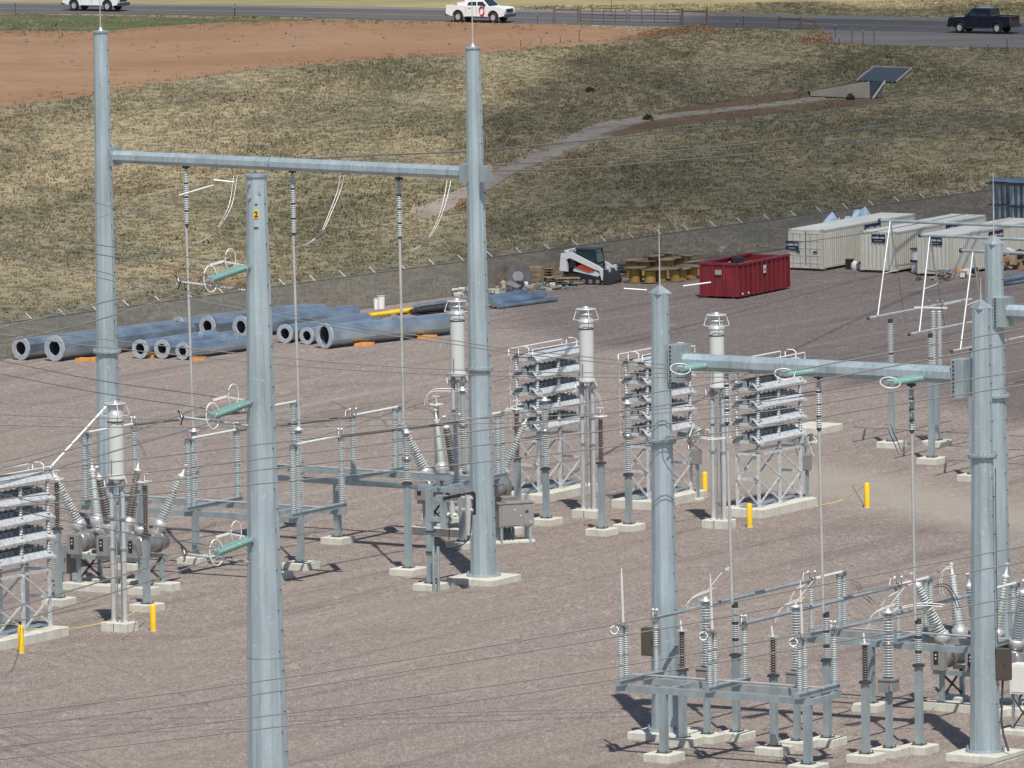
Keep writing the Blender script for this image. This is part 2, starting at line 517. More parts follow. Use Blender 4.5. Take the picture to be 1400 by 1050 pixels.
# ================================================================== THE SETTING
# fence line on the ground
FA = G(0, 492); FB = G(1400, 296)
FD = (FB - FA).normalized()
FN = Vector((-FD.y, FD.x, 0))            # towards the prairie
def sheet(pts, z, name, mat, sub=None):
    mb = MB()
    mb.poly([(p[0], p[1], z) for p in pts])
    return struct(mb, name, mat)

ground = MB()
R_ = 9000
ground.poly([(-R_, -800, -0.06), (R_, -800, -0.06), (R_, 14000, -0.06), (-R_, 14000, -0.06)])
struct(ground, 'ground', 'soil')
a = FA - FD * 160 + FN * 1.0; b_ = FB + FD * 160 + FN * 1.0
yard = MB()
yard.poly([(a.x, a.y, 0), (a.x, 150, 0), (b_.x + 60, 150, 0), (b_.x + 60, b_.y, 0), (b_.x, b_.y, 0)])
struct(yard, 'gravel_yard', 'gravel')

def strip(name, mat, upper, lower, z, k=10):
    Uq = cat_rom([G(*p) for p in upper], k); Lq = cat_rom([G(*p) for p in lower], k)
    n = min(len(Uq), len(Lq))
    mb = MB()
    vs = [(p.x, p.y, z) for p in Lq[:n]] + [(p.x, p.y, z) for p in Uq[:n]]
    mb._add(vs, [(i, i + 1, n + i + 1, n + i) for i in range(n - 1)])
    return struct(mb, name, mat)

strip('far_meadow', 'far_grass', [(-400, -300), (500, -300), (1800, -300)], [(-400, 0), (700, 16), (1800, 37)], -0.045, 2)
strip('road', 'asphalt', [(-400, -2), (0, 5), (350, 9), (700, 15.5), (1050, 23), (1400, 31), (1800, 40)], [(-400, 11), (0, 17.5), (350, 21), (700, 31), (1050, 38), (1400, 47), (1800, 57)], -0.03, 2)
strip('road_shoulder', 'asphalt_pale', [(-400, -5), (0, 2), (350, 6), (700, 12), (1050, 18.5), (1400, 26), (1800, 35)], [(-400, -1.5), (0, 5), (350, 9), (700, 15.5), (1050, 23), (1400, 31), (1800, 40)], -0.034, 2)
strip('road_apron', 'asphalt_pale', [(1120, 40), (1200, 41.8), (1400, 47), (1800, 57)], [(1140, 58), (1230, 62), (1400, 65), (1800, 75)], -0.034, 3)
for nm, off in (('road_centre_line', 0.50), ('road_edge_line', 0.90)):
    U0 = [(-400, -2), (0, 5), (350, 9), (700, 15.5), (1050, 23), (1400, 31), (1800, 40)]
    L0 = [(-400, 11), (0, 17.5), (350, 21), (700, 31), (1050, 38), (1400, 47), (1800, 57)]
    mid = [(u[0], u[1] + (l[1] - u[1]) * off) for u, l in zip(U0, L0)]
    strip(nm, 'faded_yellow' if 'centre' in nm else 'asphalt_pale', [(q[0], q[1] - 0.13) for q in mid], [(q[0], q[1] + 0.13) for q in mid], -0.025, 2)
# bare field
up = [(-300, 46), (0, 41), (130, 42), (210, 36), (300, 31), (420, 27), (560, 28), (700, 30), (800, 34), (870, 42), (905, 50)]
lo = [(-300, 200), (0, 147), (80, 137), (160, 124), (330, 97), (440, 87), (560, 79), (680, 71), (770, 64), (840, 58), (905, 50.5)]
strip('dirt_field', 'dirt', up, lo, -0.045, 4)
strip('green_verge', 'green', [(-300, 24), (0, 19), (100, 20), (200, 22), (300, 25), (420, 26)], [(-300, 46), (0, 41), (130, 41.5), (200, 36), (300, 30), (420, 27)], -0.04, 4)
# concrete trickle channel
strip('drainage_channel', 'track', [(560, 290), (640, 252), (700, 222), (775, 187), (820, 167), (890, 157), (1050, 140), (1125, 129)],
      [(585, 300), (655, 266), (705, 236), (765, 212), (835, 178), (907, 162), (1050, 146), (1130, 136)], -0.03, 6)

strip('channel_bank', 'bank', [(832, 181), (870, 170), (907, 163), (1000, 152), (1050, 147), (1125, 138), (1205, 128)], [(840, 186), (875, 180), (915, 172), (1000, 161), (1055, 155), (1130, 148), (1215, 140)], -0.04, 5)
strip('culvert_cut', 'bank', [(900, 152), (980, 138), (1050, 128), (1110, 122), (1172, 108)], [(900, 156), (985, 146), (1050, 140), (1115, 131), (1175, 118)], -0.042, 5)
# grass tufts: one mass, blades spread over the whole prairie in view
def in_poly(x, y, P):
    c = np.zeros(len(x), bool)
    n = len(P)
    for i in range(n):
        x1, y1 = P[i]; x2, y2 = P[(i + 1) % n]
        cond = ((y1 > y) != (y2 > y)) & (x < (x2 - x1) * (y - y1) / (y2 - y1 + 1e-12) + x1)
        c ^= cond
    return c
def gp(pts):
    return [(G(*p).x, G(*p).y) for p in pts]
NT = 120000
gx = rng.uniform(-62, 62, NT); gy = rng.uniform(495, 800, NT)
side = (gx - FA.x) * FN.x + (gy - FA.y) * FN.y
ok = side > 1.3
ok &= np.abs(gx) < gy * 0.0583 + 7
ok &= ~(in_poly(gx + rng.normal(0, 1.0, NT), gy + rng.normal(0, 5.0, NT), gp(up + lo[::-1])) & (rng.uniform(size=NT) < 0.985))
ok &= ~in_poly(gx, gy, gp([(-400, -3), (0, 2), (350, 6), (700, 12), (1050, 18.5), (1400, 26), (1800, 35), (1800, 75), (1400, 65), (1230, 62), (1140, 58), (1050, 39), (700, 32), (350, 22), (0, 18.5), (-400, 12)]))
ok &= ~in_poly(gx + rng.normal(0, 0.35, NT), gy + rng.normal(0, 1.6, NT), gp([(560, 290), (640, 252), (700, 222), (775, 187), (820, 167), (890, 157), (1050, 140), (1190, 118), (1198, 134), (1130, 137), (1050, 147), (907, 163), (835, 180), (765, 213), (705, 238), (655, 268), (585, 300)]))
ok &= ~in_poly(gx, gy, gp([(-300, 24), (0, 19), (100, 20), (200, 22), (300, 25), (420, 26), (420, 27), (300, 30), (200, 36), (130, 41.5), (0, 41), (-300, 46)])) | (rng.uniform(size=NT) < 0.35)
ok &= ~(in_poly(gx + rng.normal(0, 0.3, NT), gy + rng.normal(0, 1.5, NT), gp([(832, 181), (907, 163), (1050, 147), (1205, 128), (1215, 140), (1130, 148), (1055, 155), (915, 172), (840, 186)])) & (rng.uniform(size=NT) < 0.75))
ok &= ~(in_poly(gx + rng.normal(0, 0.3, NT), gy + rng.normal(0, 1.5, NT), gp([(900, 152), (1050, 128), (1172, 108), (1175, 118), (1050, 140), (900, 156)])) & (rng.uniform(size=NT) < 0.75))
ok &= ~in_poly(gx, gy, gp([(1170, 112), (1194, 90), (1250, 92), (1228, 113)]))
gx = gx[ok]; gy = gy[ok]
n = len(gx); B = 6
hgt = rng.gamma(2.2, 0.034, n) + 0.025
# patchy density: tall clumps and bare spots
clump = np.sin(gx * 0.31 + 1.7 * np.sin(gy * 0.05)) + np.sin(gy * 0.11 + 2.1 * np.sin(gx * 0.17)) + rng.normal(0, 0.5, n)
hgt *= np.clip(0.75 + 0.28 * clump, 0.25, 1.7)
ang = rng.uniform(0, 2 * np.pi, (n, B)); rad = rng.uniform(0.0, 0.38, (n, B))
bx = gx[:, None] + np.cos(ang) * rad; by = gy[:, None] + np.sin(ang) * rad
wd = rng.uniform(0.035, 0.10, (n, B)); wa = rng.uniform(0, np.pi, (n, B))
lx = rng.normal(0.1, 0.7, (n, B)) * hgt[:, None]; ly = rng.normal(0, 0.6, (n, B)) * hgt[:, None]
hz = hgt[:, None] * rng.uniform(0.6, 1.15, (n, B))
V = np.empty((n, B, 3, 3), np.float32)
V[..., 0, 0] = bx - np.cos(wa) * wd; V[..., 0, 1] = by - np.sin(wa) * wd; V[..., 0, 2] = -0.07
V[..., 1, 0] = bx + np.cos(wa) * wd; V[..., 1, 1] = by + np.sin(wa) * wd; V[..., 1, 2] = -0.07
V[..., 2, 0] = bx + lx; V[..., 2, 1] = by + ly; V[..., 2, 2] = hz
nt_ = n * B
me = bpy.data.meshes.new('prairie_grass')
me.vertices.add(nt_ * 3); me.vertices.foreach_set('co', V.reshape(-1))
me.loops.add(nt_ * 3); me.loops.foreach_set('vertex_index', np.arange(nt_ * 3, dtype=np.int32))
me.polygons.add(nt_); me.polygons.foreach_set('loop_start', np.arange(0, nt_ * 3, 3, dtype=np.int32))
me.polygons.foreach_set('loop_total', np.full(nt_, 3, np.int32))
me.materials.append(MT['grass']); me.update(); me.validate()
o = bpy.data.objects.new('prairie_grass', me); COL.objects.link(o)
tag(o, 'dry straw and olive prairie grass on the slope beyond the chain-link fence', 'grass', kind='stuff')
print('grass tris', nt_)

# ================================================================== THE FENCE
fence = thing('chain_link_fence', 'long grey chain-link fence with barbed-wire arms along the back of the gravel yard', 'fence', FA)
FH = 2.1; SPC = 2.85
NP = int((FB - FA).length / SPC) + 8
me_post = MB().cyl((0, 0, 0), (0, 0, FH), 0.04, n=6).mesh('post', 'sage')
me_arm = MB().bar((0, 0, FH), (-0.32 * FD.x + FN.x * 0.2, -0.32 * FD.y + FN.y * 0.2, FH + 0.36), 0.05, 0.05).mesh('barbed_wire_arm', 'alu_white')
Lp = FD * SPC
mbp = MB()._add([(0, 0, 0.04), (Lp.x, Lp.y, 0.04), (Lp.x, Lp.y, FH - 0.03), (0, 0, FH - 0.03)], [(0, 1, 2, 3)])
me_pan = mbp.mesh('mesh_panel', 'link')
me_rail = MB().cyl((0, 0, FH), Lp + Vector((0, 0, FH)), 0.032, n=5).mesh('top_rail', 'sage')
for i in range(-3, NP):
    q = FD * (SPC * i)
    part(me_post, 'post', None, fence, q)
    part(me_pan, 'mesh_panel', None, fence, q)
    part(me_rail, 'top_rail', None, fence, q)
    part(me_arm, 'barbed_wire_arm', None, fence, q)
for k, (dz, dd) in enumerate(((0.14, 0.4), (0.25, 0.7), (0.36, 1.0))):
    off = Vector((-0.32 * FD.x + FN.x * 0.2, -0.32 * FD.y + FN.y * 0.2, 0)) * dd
    part(MB().tube([FD * (-SPC * 3) + off + Vector((0, 0, FH + dz)), FD * (SPC * NP) + off + Vector((0, 0, FH + dz))], 0.012, 4), 'barbed_wire', 'sage', fence)

# ================================================================== STEEL POLES AND BEAMS
def pole(root, origin, base, top, r0, r1, flange_row=None, cap='pyramid', rod=None, n=12, seam_row=None, name='pole'):
    """base, top: world points; parts in coordinates relative to origin (root unrotated)"""
    b = base - origin; t = top - origin
    ax = (t - b); L = ax.length; ax.normalize()
    rr = lambda q: r0 + (r1 - r0) * q / L
    rot = math.pi / n
    def seg(q0, q1):
        return MB().cyl(b + ax * q0, b + ax * q1, rr(q0), rr(q1), n, False, rot)
    main = None
    if flange_row is not None:
        qf = zat(base, flange_row) - base.z
        main = part(seg(0.08, qf - 0.05), name, 'galv', root)
        part(seg(qf + 0.05, L), 'upper_shaft', 'galv', main)
        fl = MB().cyl(b + ax * (qf - 0.05), b + ax * (qf + 0.05), rr(qf) + 0.15, n=24)
        for k in range(16):
            a = 2 * math.pi * k / 16
            c = b + ax * qf + Vector((math.cos(a), math.sin(a), 0)) * (rr(qf) + 0.09)
            fl.cyl(c - ax * 0.14, c + ax * 0.14, 0.022, n=6)
        part(fl, 'flange', 'galv_frame', main)
    else:
        main = part(seg(0.08, L), name, 'galv', root)
    # step-bolt sockets in two columns
    sb = MB()
    for i in range(int(L / 0.75)):
        q = 1.2 + i * 0.75
        if q > L - 0.4: break
        for a in (-0.75 if i % 2 else -0.45,):
            dv = Vector((math.cos(a), math.sin(a), 0))
            sb.cyl(b + ax * q + dv * (rr(q) * 0.97), b + ax * q + dv * (rr(q) + 0.05), 0.022, n=6)
    part(sb, 'step_bolts', 'dark', main)['kind'] = 'stuff'
    bp_ = MB().cyl(b + ax * 0.0, b + ax * 0.09, r0 + 0.17, n=24)
    for k in range(20):
        a = 2 * math.pi * k / 20
        c = b + Vector((math.cos(a), math.sin(a), 0)) * (r0 + 0.10)
        bp_.cyl(c - ax * 0.10, c + ax * 0.22, 0.032, n=6)
    part(bp_, 'base_plate', 'galv_frame', main)
    if cap == 'pyramid':
        c = MB().lathe(b + ax * L, b + ax * (L + 1), [(0, r1 + 0.12), (0.05, r1 + 0.12), (0.36, 0.05)], 4, False, math.radians(45) - AG)
    elif cap == 'disc':
        c = MB().cyl(b + ax * L, b + ax * (L + 0.07), r1 + 0.06, n=20)
    else:
        c = MB().lathe(b + ax * L, b + ax * (L + 1), [(0, r1 + 0.06), (0.06, r1 + 0.06), (0.07, 0.16), (0.26, 0.03)], 12, False)
    part(c, 'cap', 'galv_frame', main)
    if rod:
        part(MB().cyl(b + ax * (L + 0.2), b + ax * (L + 0.2 + rod), 0.035, 0.015, 6), 'lightning_rod', 'alu', main)
    return main, b, ax, L, rr

def gusset(root, c, rz, sz, bolts=True):
    g = MB().box(c, sz, rz)
    o = part(g, 'gusset_plate', 'galv_frame', root)
    if bolts:
        R = Matrix.Rotation(rz, 3, 'Z')
        for k in range(9):
            zz = -sz[2] / 2 + sz[2] * (k + 0.5) / 9
            p = Vector(c) + R @ Vector((-sz[0] * 0.30, -sz[1] / 2 - 0.012, zz))
            part(MB().box(p, (0.075, 0.05, 0.07), rz), 'bolt', 'dark', o)
    return o

def footing(parent, c, sx, sy, h, rz=None, name='footing', sub=0.35, mat='conc'):
    """a cast concrete footing with a chamfered top; c: centre of its top, in the parent's frame"""
    c = Vector(c)
    rz = 0 if rz is None else rz
    R = Matrix.Rotation(rz, 3, 'Z')
    ch = 0.03
    vs = []
    for (k, zz) in ((0, -h), (0, -ch), (ch, 0)):
        for (x, y) in ((-1, -1), (1, -1), (1, 1), (-1, 1)):
            vs.append(c + R @ Vector((x * (sx / 2 - k), y * (sy / 2 - k), zz)))
    fs = [(8, 9, 10, 11)]
    for l in (0, 4):
        for k in range(4):
            j = (k + 1) % 4
            fs.append((l + k, l + j, l + 4 + j, l + 4 + k))
    return part(MB()._add(vs, fs), name, mat, parent)

# --- rear H-frame: two tall masts joined by a tube beam
P1 = G(152, 752, 0.3); P2 = G(661.5, 787, 0.3)
hf = thing('steel_dead_end_frame', 'taller steel frame of two masts and a tube beam, behind the numbered pole', 'steel frame', P2 - Vector((0, 0, 0.3)))
O2 = P2 - Vector((0, 0, 0.3))
t1 = P1 + Vector((0, 0, zat(P1, 44) - 0.3)); t2 = P2 + Vector((0, 0, zat(P2, 66) - 0.3))
t2.x -= 0.12
m1 = pole(hf, O2, P1, t1, 0.63, 0.35, 480, 'flat', 1.6, name='mast')
m2 = pole(hf, O2, P2, t2, 0.63, 0.35, 503, 'flat', 2.6, name='mast')
for P in (P1, P2):
    footing(hf, P - O2, 2.5, 2.5, 0.5, -AG)
ba = At(158, 214, P1.y); bb = At(637, 236, P2.y)
dd = (bb - ba).normalized()
rzb = math.atan2(dd.y, dd.x)
bm = part(MB().cyl(ba - O2, bb - O2, 0.31, 0.31, 8, False, math.pi / 8), 'beam', 'galv', hf)
mid = (ba + bb) / 2 - dd * 0.9 - O2
part(MB().cyl(mid - dd * 0.04, mid + dd * 0.04, 0.36, n=8, sm=False), 'joint_flange', 'galv_frame', bm)
gusset(hf, ba - O2 - dd * 0.12, rzb, (0.3, 0.9, 0.85), False)
gusset(hf, bb - O2 + dd * 0.10, rzb, (0.34, 0.9, 0.85), False)
gusset(hf, bb - O2 + dd * 1.15 + Vector((0, -0.15, 0)), rzb, (0.3, 0.5, 0.72), False)

# --- right H-frame
P4 = G(911, 998, 0.3); P5 = G(1347, 1027, 0.3)
O4 = P4 - Vector((0, 0, 0.3))
hf2 = thing('steel_dead_end_frame', 'lower steel frame of two masts and a beam carrying green glass strings', 'steel frame', O4)
t4 = P4 + Vector((0, 0, zat(P4, 402) - 0.3)); t4.x -= 0.02
t5 = P5 + Vector((0, 0, zat(P5, 422) - 0.3))
pole(hf2, O4, P4, t4, 0.62, 0.36, 602, 'pyramid', 2.6, name='mast')
pole(hf2, O4, P5, t5, 0.62, 0.36, 622, 'pyramid', 1.0, name='mast')
for P in (P4, P5):
    footing(hf2, P - O4, 2.3, 2.3, 0.5, -AG)
ba = At(926, 494, P4.y - 0.2); bb = At(1316, 513, P5.y + 0.2)
dd2 = (bb - ba).normalized(); rzb2 = math.atan2(dd2.y, dd2.x)
bm2 = part(MB().cyl(ba - O4, bb - O4, 0.36, 0.36, 8, False, math.pi / 8), 'beam', 'galv', hf2)
gusset(hf2, ba - O4 + dd2 * 0.10 + Vector((0, 0, -0.05)), rzb2, (0.62, 0.85, 1.5))
gusset(hf2, bb - O4 - dd2 * 0.02 + Vector((0, 0, -0.1)), rzb2, (0.55, 0.85, 1.5))
def cabinet(root, name, c, sz, rz, mat, door=True):
    o = part(MB().box(c, sz, rz), name, mat, root)
    R = Matrix.Rotation(rz, 3, 'Z'); c = Vector(c)
    if door:
        part(MB().box(c + R @ Vector((0, -sz[1] / 2 - 0.012, 0)), (sz[0] * 0.92, 0.02, sz[2] * 0.94), rz), 'door', mat, o)
        part(MB().box(c + R @ Vector((sz[0] * 0.36, -sz[1] / 2 - 0.035, 0)), (0.03, 0.03, 0.16), rz), 'handle', 'dark', o)
    return o
# junction boxes bolted to the masts
cb = At(889, 877, P4.y - 0.5)
cabinet(hf2, 'junction_box', cb - O4, (0.62, 0.42, 1.12), -AG, 'brown')
cb = At(1370, 908, P5.y - 0.3)
cabinet(hf2, 'junction_box', cb - O4, (0.66, 0.42, 1.25), -AG, 'brown')
part(MB().tube([At(1371, 927, P5.y - 0.3) - O4, At(1369, 985, P5.y - 0.4) - O4, At(1372, 1005, P5.y - 0.6) - O4, At(1379, 1027, P5.y - 0.8) - O4], 0.05, 6), 'conduit', 'dark', hf2)
part(MB().tube([At(1361, 640, P5.y - 0.7) - O4, At(1362, 760, P5.y - 0.75) - O4, At(1364, 880, P5.y - 0.8) - O4], 0.018, 5), 'ground_cable', 'dark', hf2)

# --- far right mast with its stub of beam
P6 = G(1364, 898, 0.3); O6 = P6 - Vector((0, 0, 0.3))
hf3 = thing('steel_dead_end_frame', 'steel mast with pyramid cap behind the right frame, its beam running out of the picture', 'steel frame', O6)
t6 = P6 + Vector((0, 0, zat(P6, 334) - 0.3))
pole(hf3, O6, P6, t6, 0.62, 0.38, 541, 'pyramid', 2.9, name='mast')
footing(hf3, P6 - O6, 2.3, 2.3, 0.5, -AG)
ba = At(1372, 426, P6.y - 0.3); bb = ba + GU * 13 + Vector((0, 0, 0))
part(MB().cyl(ba - O6, bb - O6, 0.33, 0.33, 8, False, math.pi / 8), 'beam', 'galv', hf3)
gusset(hf3, ba - O6 + GU * 0.0, -AG, (0.6, 0.8, 1.25))

# --- the near numbered pole
P3 = G(369, 1180, 0.3); O3 = P3 - Vector((0, 0, 0.3))
sp = thing('transmission_pole', 'large near steel pole with a flat top and a yellow number 2 plate', 'pole', O3)
t3 = P3 + Vector((0, 0, zat(P3, 241) - 0.3)); t3.x = At(350.5, 241, P3.y).x
mp_, b3, ax3, L3, rr3 = pole(sp, O3, P3, t3, 0.84, 0.385, None, 'disc', None, n=12, name='shaft')
footing(sp, P3 - O3, 2.6, 2.6, 0.5, -AG)
qs = zat(P3, 897) - 0.3
part(MB().cyl(b3 + ax3 * (qs - 0.02), b3 + ax3 * (qs + 0.02), rr3(qs) + 0.012, n=12, sm=False, rot=math.pi / 12), 'slip_joint', 'galv_frame', mp_)
def plate_on_pole(px, py, w, h, mat, name):
    c = At(px, py, P3.y); q = (c.z - 0.3); r = rr3(q)
    c = c + Vector((0, -r * 0.985 - 0.02, 0)) - O3
    return part(MB().box(c, (w, 0.015, h)), name, mat, sp), c
pl, pc = plate_on_pole(350.5, 292, 0.19, 0.30, 'yellow', 'number_plate')
def text_mesh(s, size, mat, name='lettering', bold=0.0):
    cu = bpy.data.curves.new(name, 'FONT')
    cu.body = s; cu.size = size; cu.align_x = 'CENTER'; cu.align_y = 'CENTER'; cu.offset = bold; cu.extrude = 0.006
    ob = bpy.data.objects.new(name, cu); COL.objects.link(ob)
    dg = bpy.context.evaluated_depsgraph_get()
    me = bpy.data.meshes.new_from_object(ob.evaluated_get(dg))
    bpy.data.objects.remove(ob)
    me.name = name; me.materials.clear(); me.materials.append(MT[mat])
    return me
tx = part(text_mesh('2', 0.30, 'black', 'numeral', 0.008), 'numeral', None, sp, pc + Vector((0, -0.016, 0)))
tx.rotation_euler = (math.pi / 2, 0, 0)
plate_on_pole(350.5, 310, 0.17, 0.05, 'dark', 'small_plate')
plate_on_pole(350.5, 278, 0.11, 0.04, 'dark', 'small_plate')
for (px, py) in ((341, 248), (342, 267), (355, 262)):
    plate_on_pole(px, py, 0.12, 0.12, 'galv_frame', 'bracket')

# ================================================================== STRINGS AND CONDUCTORS
def hang_string(px, y0, y1, Y, label, nsec=4):
    a = At(px, y0, Y); b = At(px, y1, Y); b.x = a.x + (b.x - a.x) * 0.2
    r = thing('suspension_insulator', label, 'insulator', a)
    L = (b - a).length
    part(MB().cyl((0, 0, 0.12), (0, 0, -0.1), 0.06, n=8).box((0, 0, 0.03), (0.34, 0.14, 0.12), -AG), 'clamp', 'dark', r)
    for k in range(nsec):
        z0 = -0.1 - (L - 0.15) * k / nsec; z1 = -0.1 - (L - 0.15) * (k + 1) / nsec
        s = part(MB().ins((0, 0, z0 - 0.03), (0, 0, z1 + 0.03), 0.085, 0.135, 0.085), 'insulator_section', 'porc', r)
        part(MB().cyl((0, 0, z1 + 0.035), (0, 0, z1 - 0.035), 0.105, n=10), 'joint', 'dark', s)
    part(MB().cyl((0, 0, -L + 0.08), (0, 0, -L - 0.12), 0.075, 0.05, 10), 'end_fitting', 'dark', r)
    return b
YB1 = lambda x: P1.y + (P2.y - P1.y) * (x - 152) / 509.0
YB2 = lambda x: P4.y + (P5.y - P4.y) * (x - 911) / 436.0
for (x, y0, y1, lb) in ((254, 229, 309, 'leftmost'), (400, 235, 321, 'middle'), (545.5, 245, 326, 'rightmost')):
    hang_string(x, y0, y1, YB1(x), lb + ' grey insulator column hanging under the tall frame\'s tube beam')
for (x, y0, y1, lb) in ((993, 507, 580, 'leftmost'), (1119, 516, 588, 'middle'), (1246, 527, 591, 'rightmost')):
    hang_string(x, y0, y1, YB2(x), lb + ' grey insulator column hanging under the lower frame\'s box beam')

def wire(name, label, pts, Ys, r=0.018, mat='wire', cat='wire', group=None, k=8, n=5):
    m_ = len(pts)
    if not isinstance(Ys, (list, tuple)):
        Ys = [Ys] * m_
    if len(Ys) == 2 and m_ > 2:
        x0, x1 = pts[0][0], pts[-1][0]
        Ys = [Ys[0] + (Ys[1] - Ys[0]) * (p[0] - x0) / (x1 - x0) for p in pts]
    P = [At(p[0], p[1], y) for p, y in zip(pts, Ys)]
    return solo(MB().tube(cat_rom(P, k), r, n), name, mat, label, cat, group)

risers = [(254.6, 311, 264, 586, YB1(254), 'leftmost long vertical tube hanging under the tall frame'),
          (401, 322, 409, 584, YB1(401), 'middle long vertical tube hanging under the tall frame'),
          (546.5, 327, 552, 588, YB1(546), 'rightmost long vertical tube hanging under the tall frame'),
          (994, 583, 1001, 826, YB2(1000), 'leftmost vertical tube dropping from the lower frame to the bus'),
          (1120, 590, 1125.5, 838, YB2(1122), 'middle vertical tube dropping from the lower frame to the bus'),
          (1247, 593, 1251, 848, YB2(1250), 'rightmost vertical tube dropping from the lower frame to the bus')]
for (x0, y0, x1, y1, Y, lb) in risers:
    solo(MB().cyl(At(x0, y0, Y), At(x1, y1, Y), 0.065, n=8), 'riser_tube', 'alu', lb, 'tube', 'riser tubes')

# twin jumpers looping from the beam to each riser
for (pts, lb) in (([(322, 240), (316, 277), (305, 301), (292, 319), (272, 331), (258, 334)], 'left'),
                  ([(468, 240), (463, 262), (452, 290), (440, 316), (421, 333), (404, 338)], 'middle'),
                  ([(614, 247), (608, 275), (600, 300), (588, 322), (570, 339), (550, 344)], 'right')):
    x = pts[-1][0]; Y = YB1(x)
    Ys = [Y + 3.0 * (1 - i / 5) for i in range(6)]
    for k, off in ((0, -2.5), (1, 2.5)):
        q = [(p[0] + off * (1 - i / 5), p[1] + (i == 0) * 0) for i, p in enumerate(pts)]
        wire('jumper_cable', '%s strand of the %s twin jumper loop below the tall tube beam' % (('left', 'right')[k], lb), q, Ys, 0.016, 'alu', 'cable', 'twin jumper loops')

# dead-end glass strings
def glass_string(root_p, tip_p, label, ring_tilt=None, twin=0.28, discs=15, name='glass_dead_end_string', ring=True, ring_r=0.48, ring_sq=0.62):
    """twin strings of green discs from the structure to the yoke"""
    r = thing(name, label, 'insulator', root_p)
    d = tip_p - root_p; L = d.length; dn = d.normalized()
    s = dn.cross(Vector((0, 0, 1))).normalized()
    for k in (-1, 1):
        for i in range(discs):
            q0 = dn * (0.25 + (L - 0.45) * i / discs) + s * (k * twin / 2)
            q = (L - 0.45) / discs
            part(MB().lathe(q0, q0 + dn, [(0, 0.04), (q * 0.3, 0.05), (q * 0.35, 0.135), (q * 0.6, 0.125), (q * 0.75, 0.04), (q, 0.035)], 12), 'glass_disc', 'glass', r)
    part(MB().bar(dn * 0.0 - s * 0.05, dn * 0.28 - s * 0.05, 0.10, 0.10).bar(dn * 0.22 - s * twin * 0.7, dn * 0.22 + s * twin * 0.7, 0.06, 0.12), 'clevis', 'galv_frame', r)
    part(MB().bar(dn * (L - 0.18) - s * twin * 0.8, dn * (L - 0.18) + s * twin * 0.8, 0.06, 0.16).bar(dn * (L - 0.2), dn * (L + 0.1), 0.05, 0.05), 'yoke_plate', 'galv_frame', r)
    if ring:
        nn = dn.copy()
        part(MB().ring(dn * (L - 0.22), ring, ring_r, 0.024, 24, 6, ring_sq), 'corona_ring', 'alu_white', r)
    return r
Y3 = P3.y
ph = [((341, 363), (281, 384)), ((345, 548), (284, 571)), ((349, 735), (289, 758))]
names3 = ('top', 'middle', 'bottom')
for i, (a, b) in enumerate(ph):
    A = At(a[0], a[1], Y3 - 0.35); Bp = At(b[0], b[1], Y3 - 1.4)
    glass_string(A, Bp, '%s twin green glass insulator string on the left of the numbered pole' % names3[i], ring=Vector((0.75, -1, 0.1)))
    # ring of the string on the far side
    c = At(a[0] - 26, a[1] - 8, Y3 + 1.0)
    rr_ = thing('corona_ring_fitting', '%s pale ring standing up behind the glass string of the numbered pole' % names3[i], 'ring', c)
    part(MB().ring((0, 0, 0), (0.8, -1, 0), 0.40, 0.022, 24, 6, 0.6), 'corona_ring', 'alu_white', rr_)
    part(MB().bar((-0.25, 0, -0.05), (-0.75, 0, -0.18), 0.06, 0.09).bar((-0.3, 0, -0.05), (0.9, -0.4, -0.25), 0.05, 0.05), 'arm', 'alu_white', rr_)
    # horizontal jumper post
    A = At(a[0] - 6, a[1] + 34, Y3 - 0.2); Bp = At(a[0] - 98, a[1] + 22, Y3 - 1.2)
    hp = thing('jumper_post_insulator', '%s horizontal dark ribbed post insulator holding the jumpers of the numbered pole' % names3[i], 'insulator', A)
    part(MB().ins((0, 0, 0), Bp - A, 0.035, 0.06, 0.09), 'ribbed_rod', 'porc_mid', hp)
    e = Bp - A
    part(MB().ring(e, (1, 0.3, 0), 0.14, 0.03, 12, 5), 'clamp_ring', 'alu', hp)
    part(MB().tube([e + Vector((-0.1, 0, 0.25)), e + Vector((0.1, 0, 0.0)), e + Vector((0.0, 0, -0.3))], 0.035, 5), 'hanger', 'dark', hp)
# strings on the lower frame's beam
for i, (a, b) in enumerate((((965, 499), (926, 505)), ((1112, 507), (1068, 512)), ((1262, 516), (1212, 524)))):
    Y = YB2(a[0]) - 0.5
    A = At(a[0], a[1], Y); Bp = At(b[0], b[1], Y - 1.6)
    glass_string(A, Bp, '%s twin green glass string along the lower frame\'s beam' % ('left', 'middle', 'right')[i], ring=Vector((0.1, -0.5, 1)), discs=13, ring_r=0.40, ring_sq=1.0)

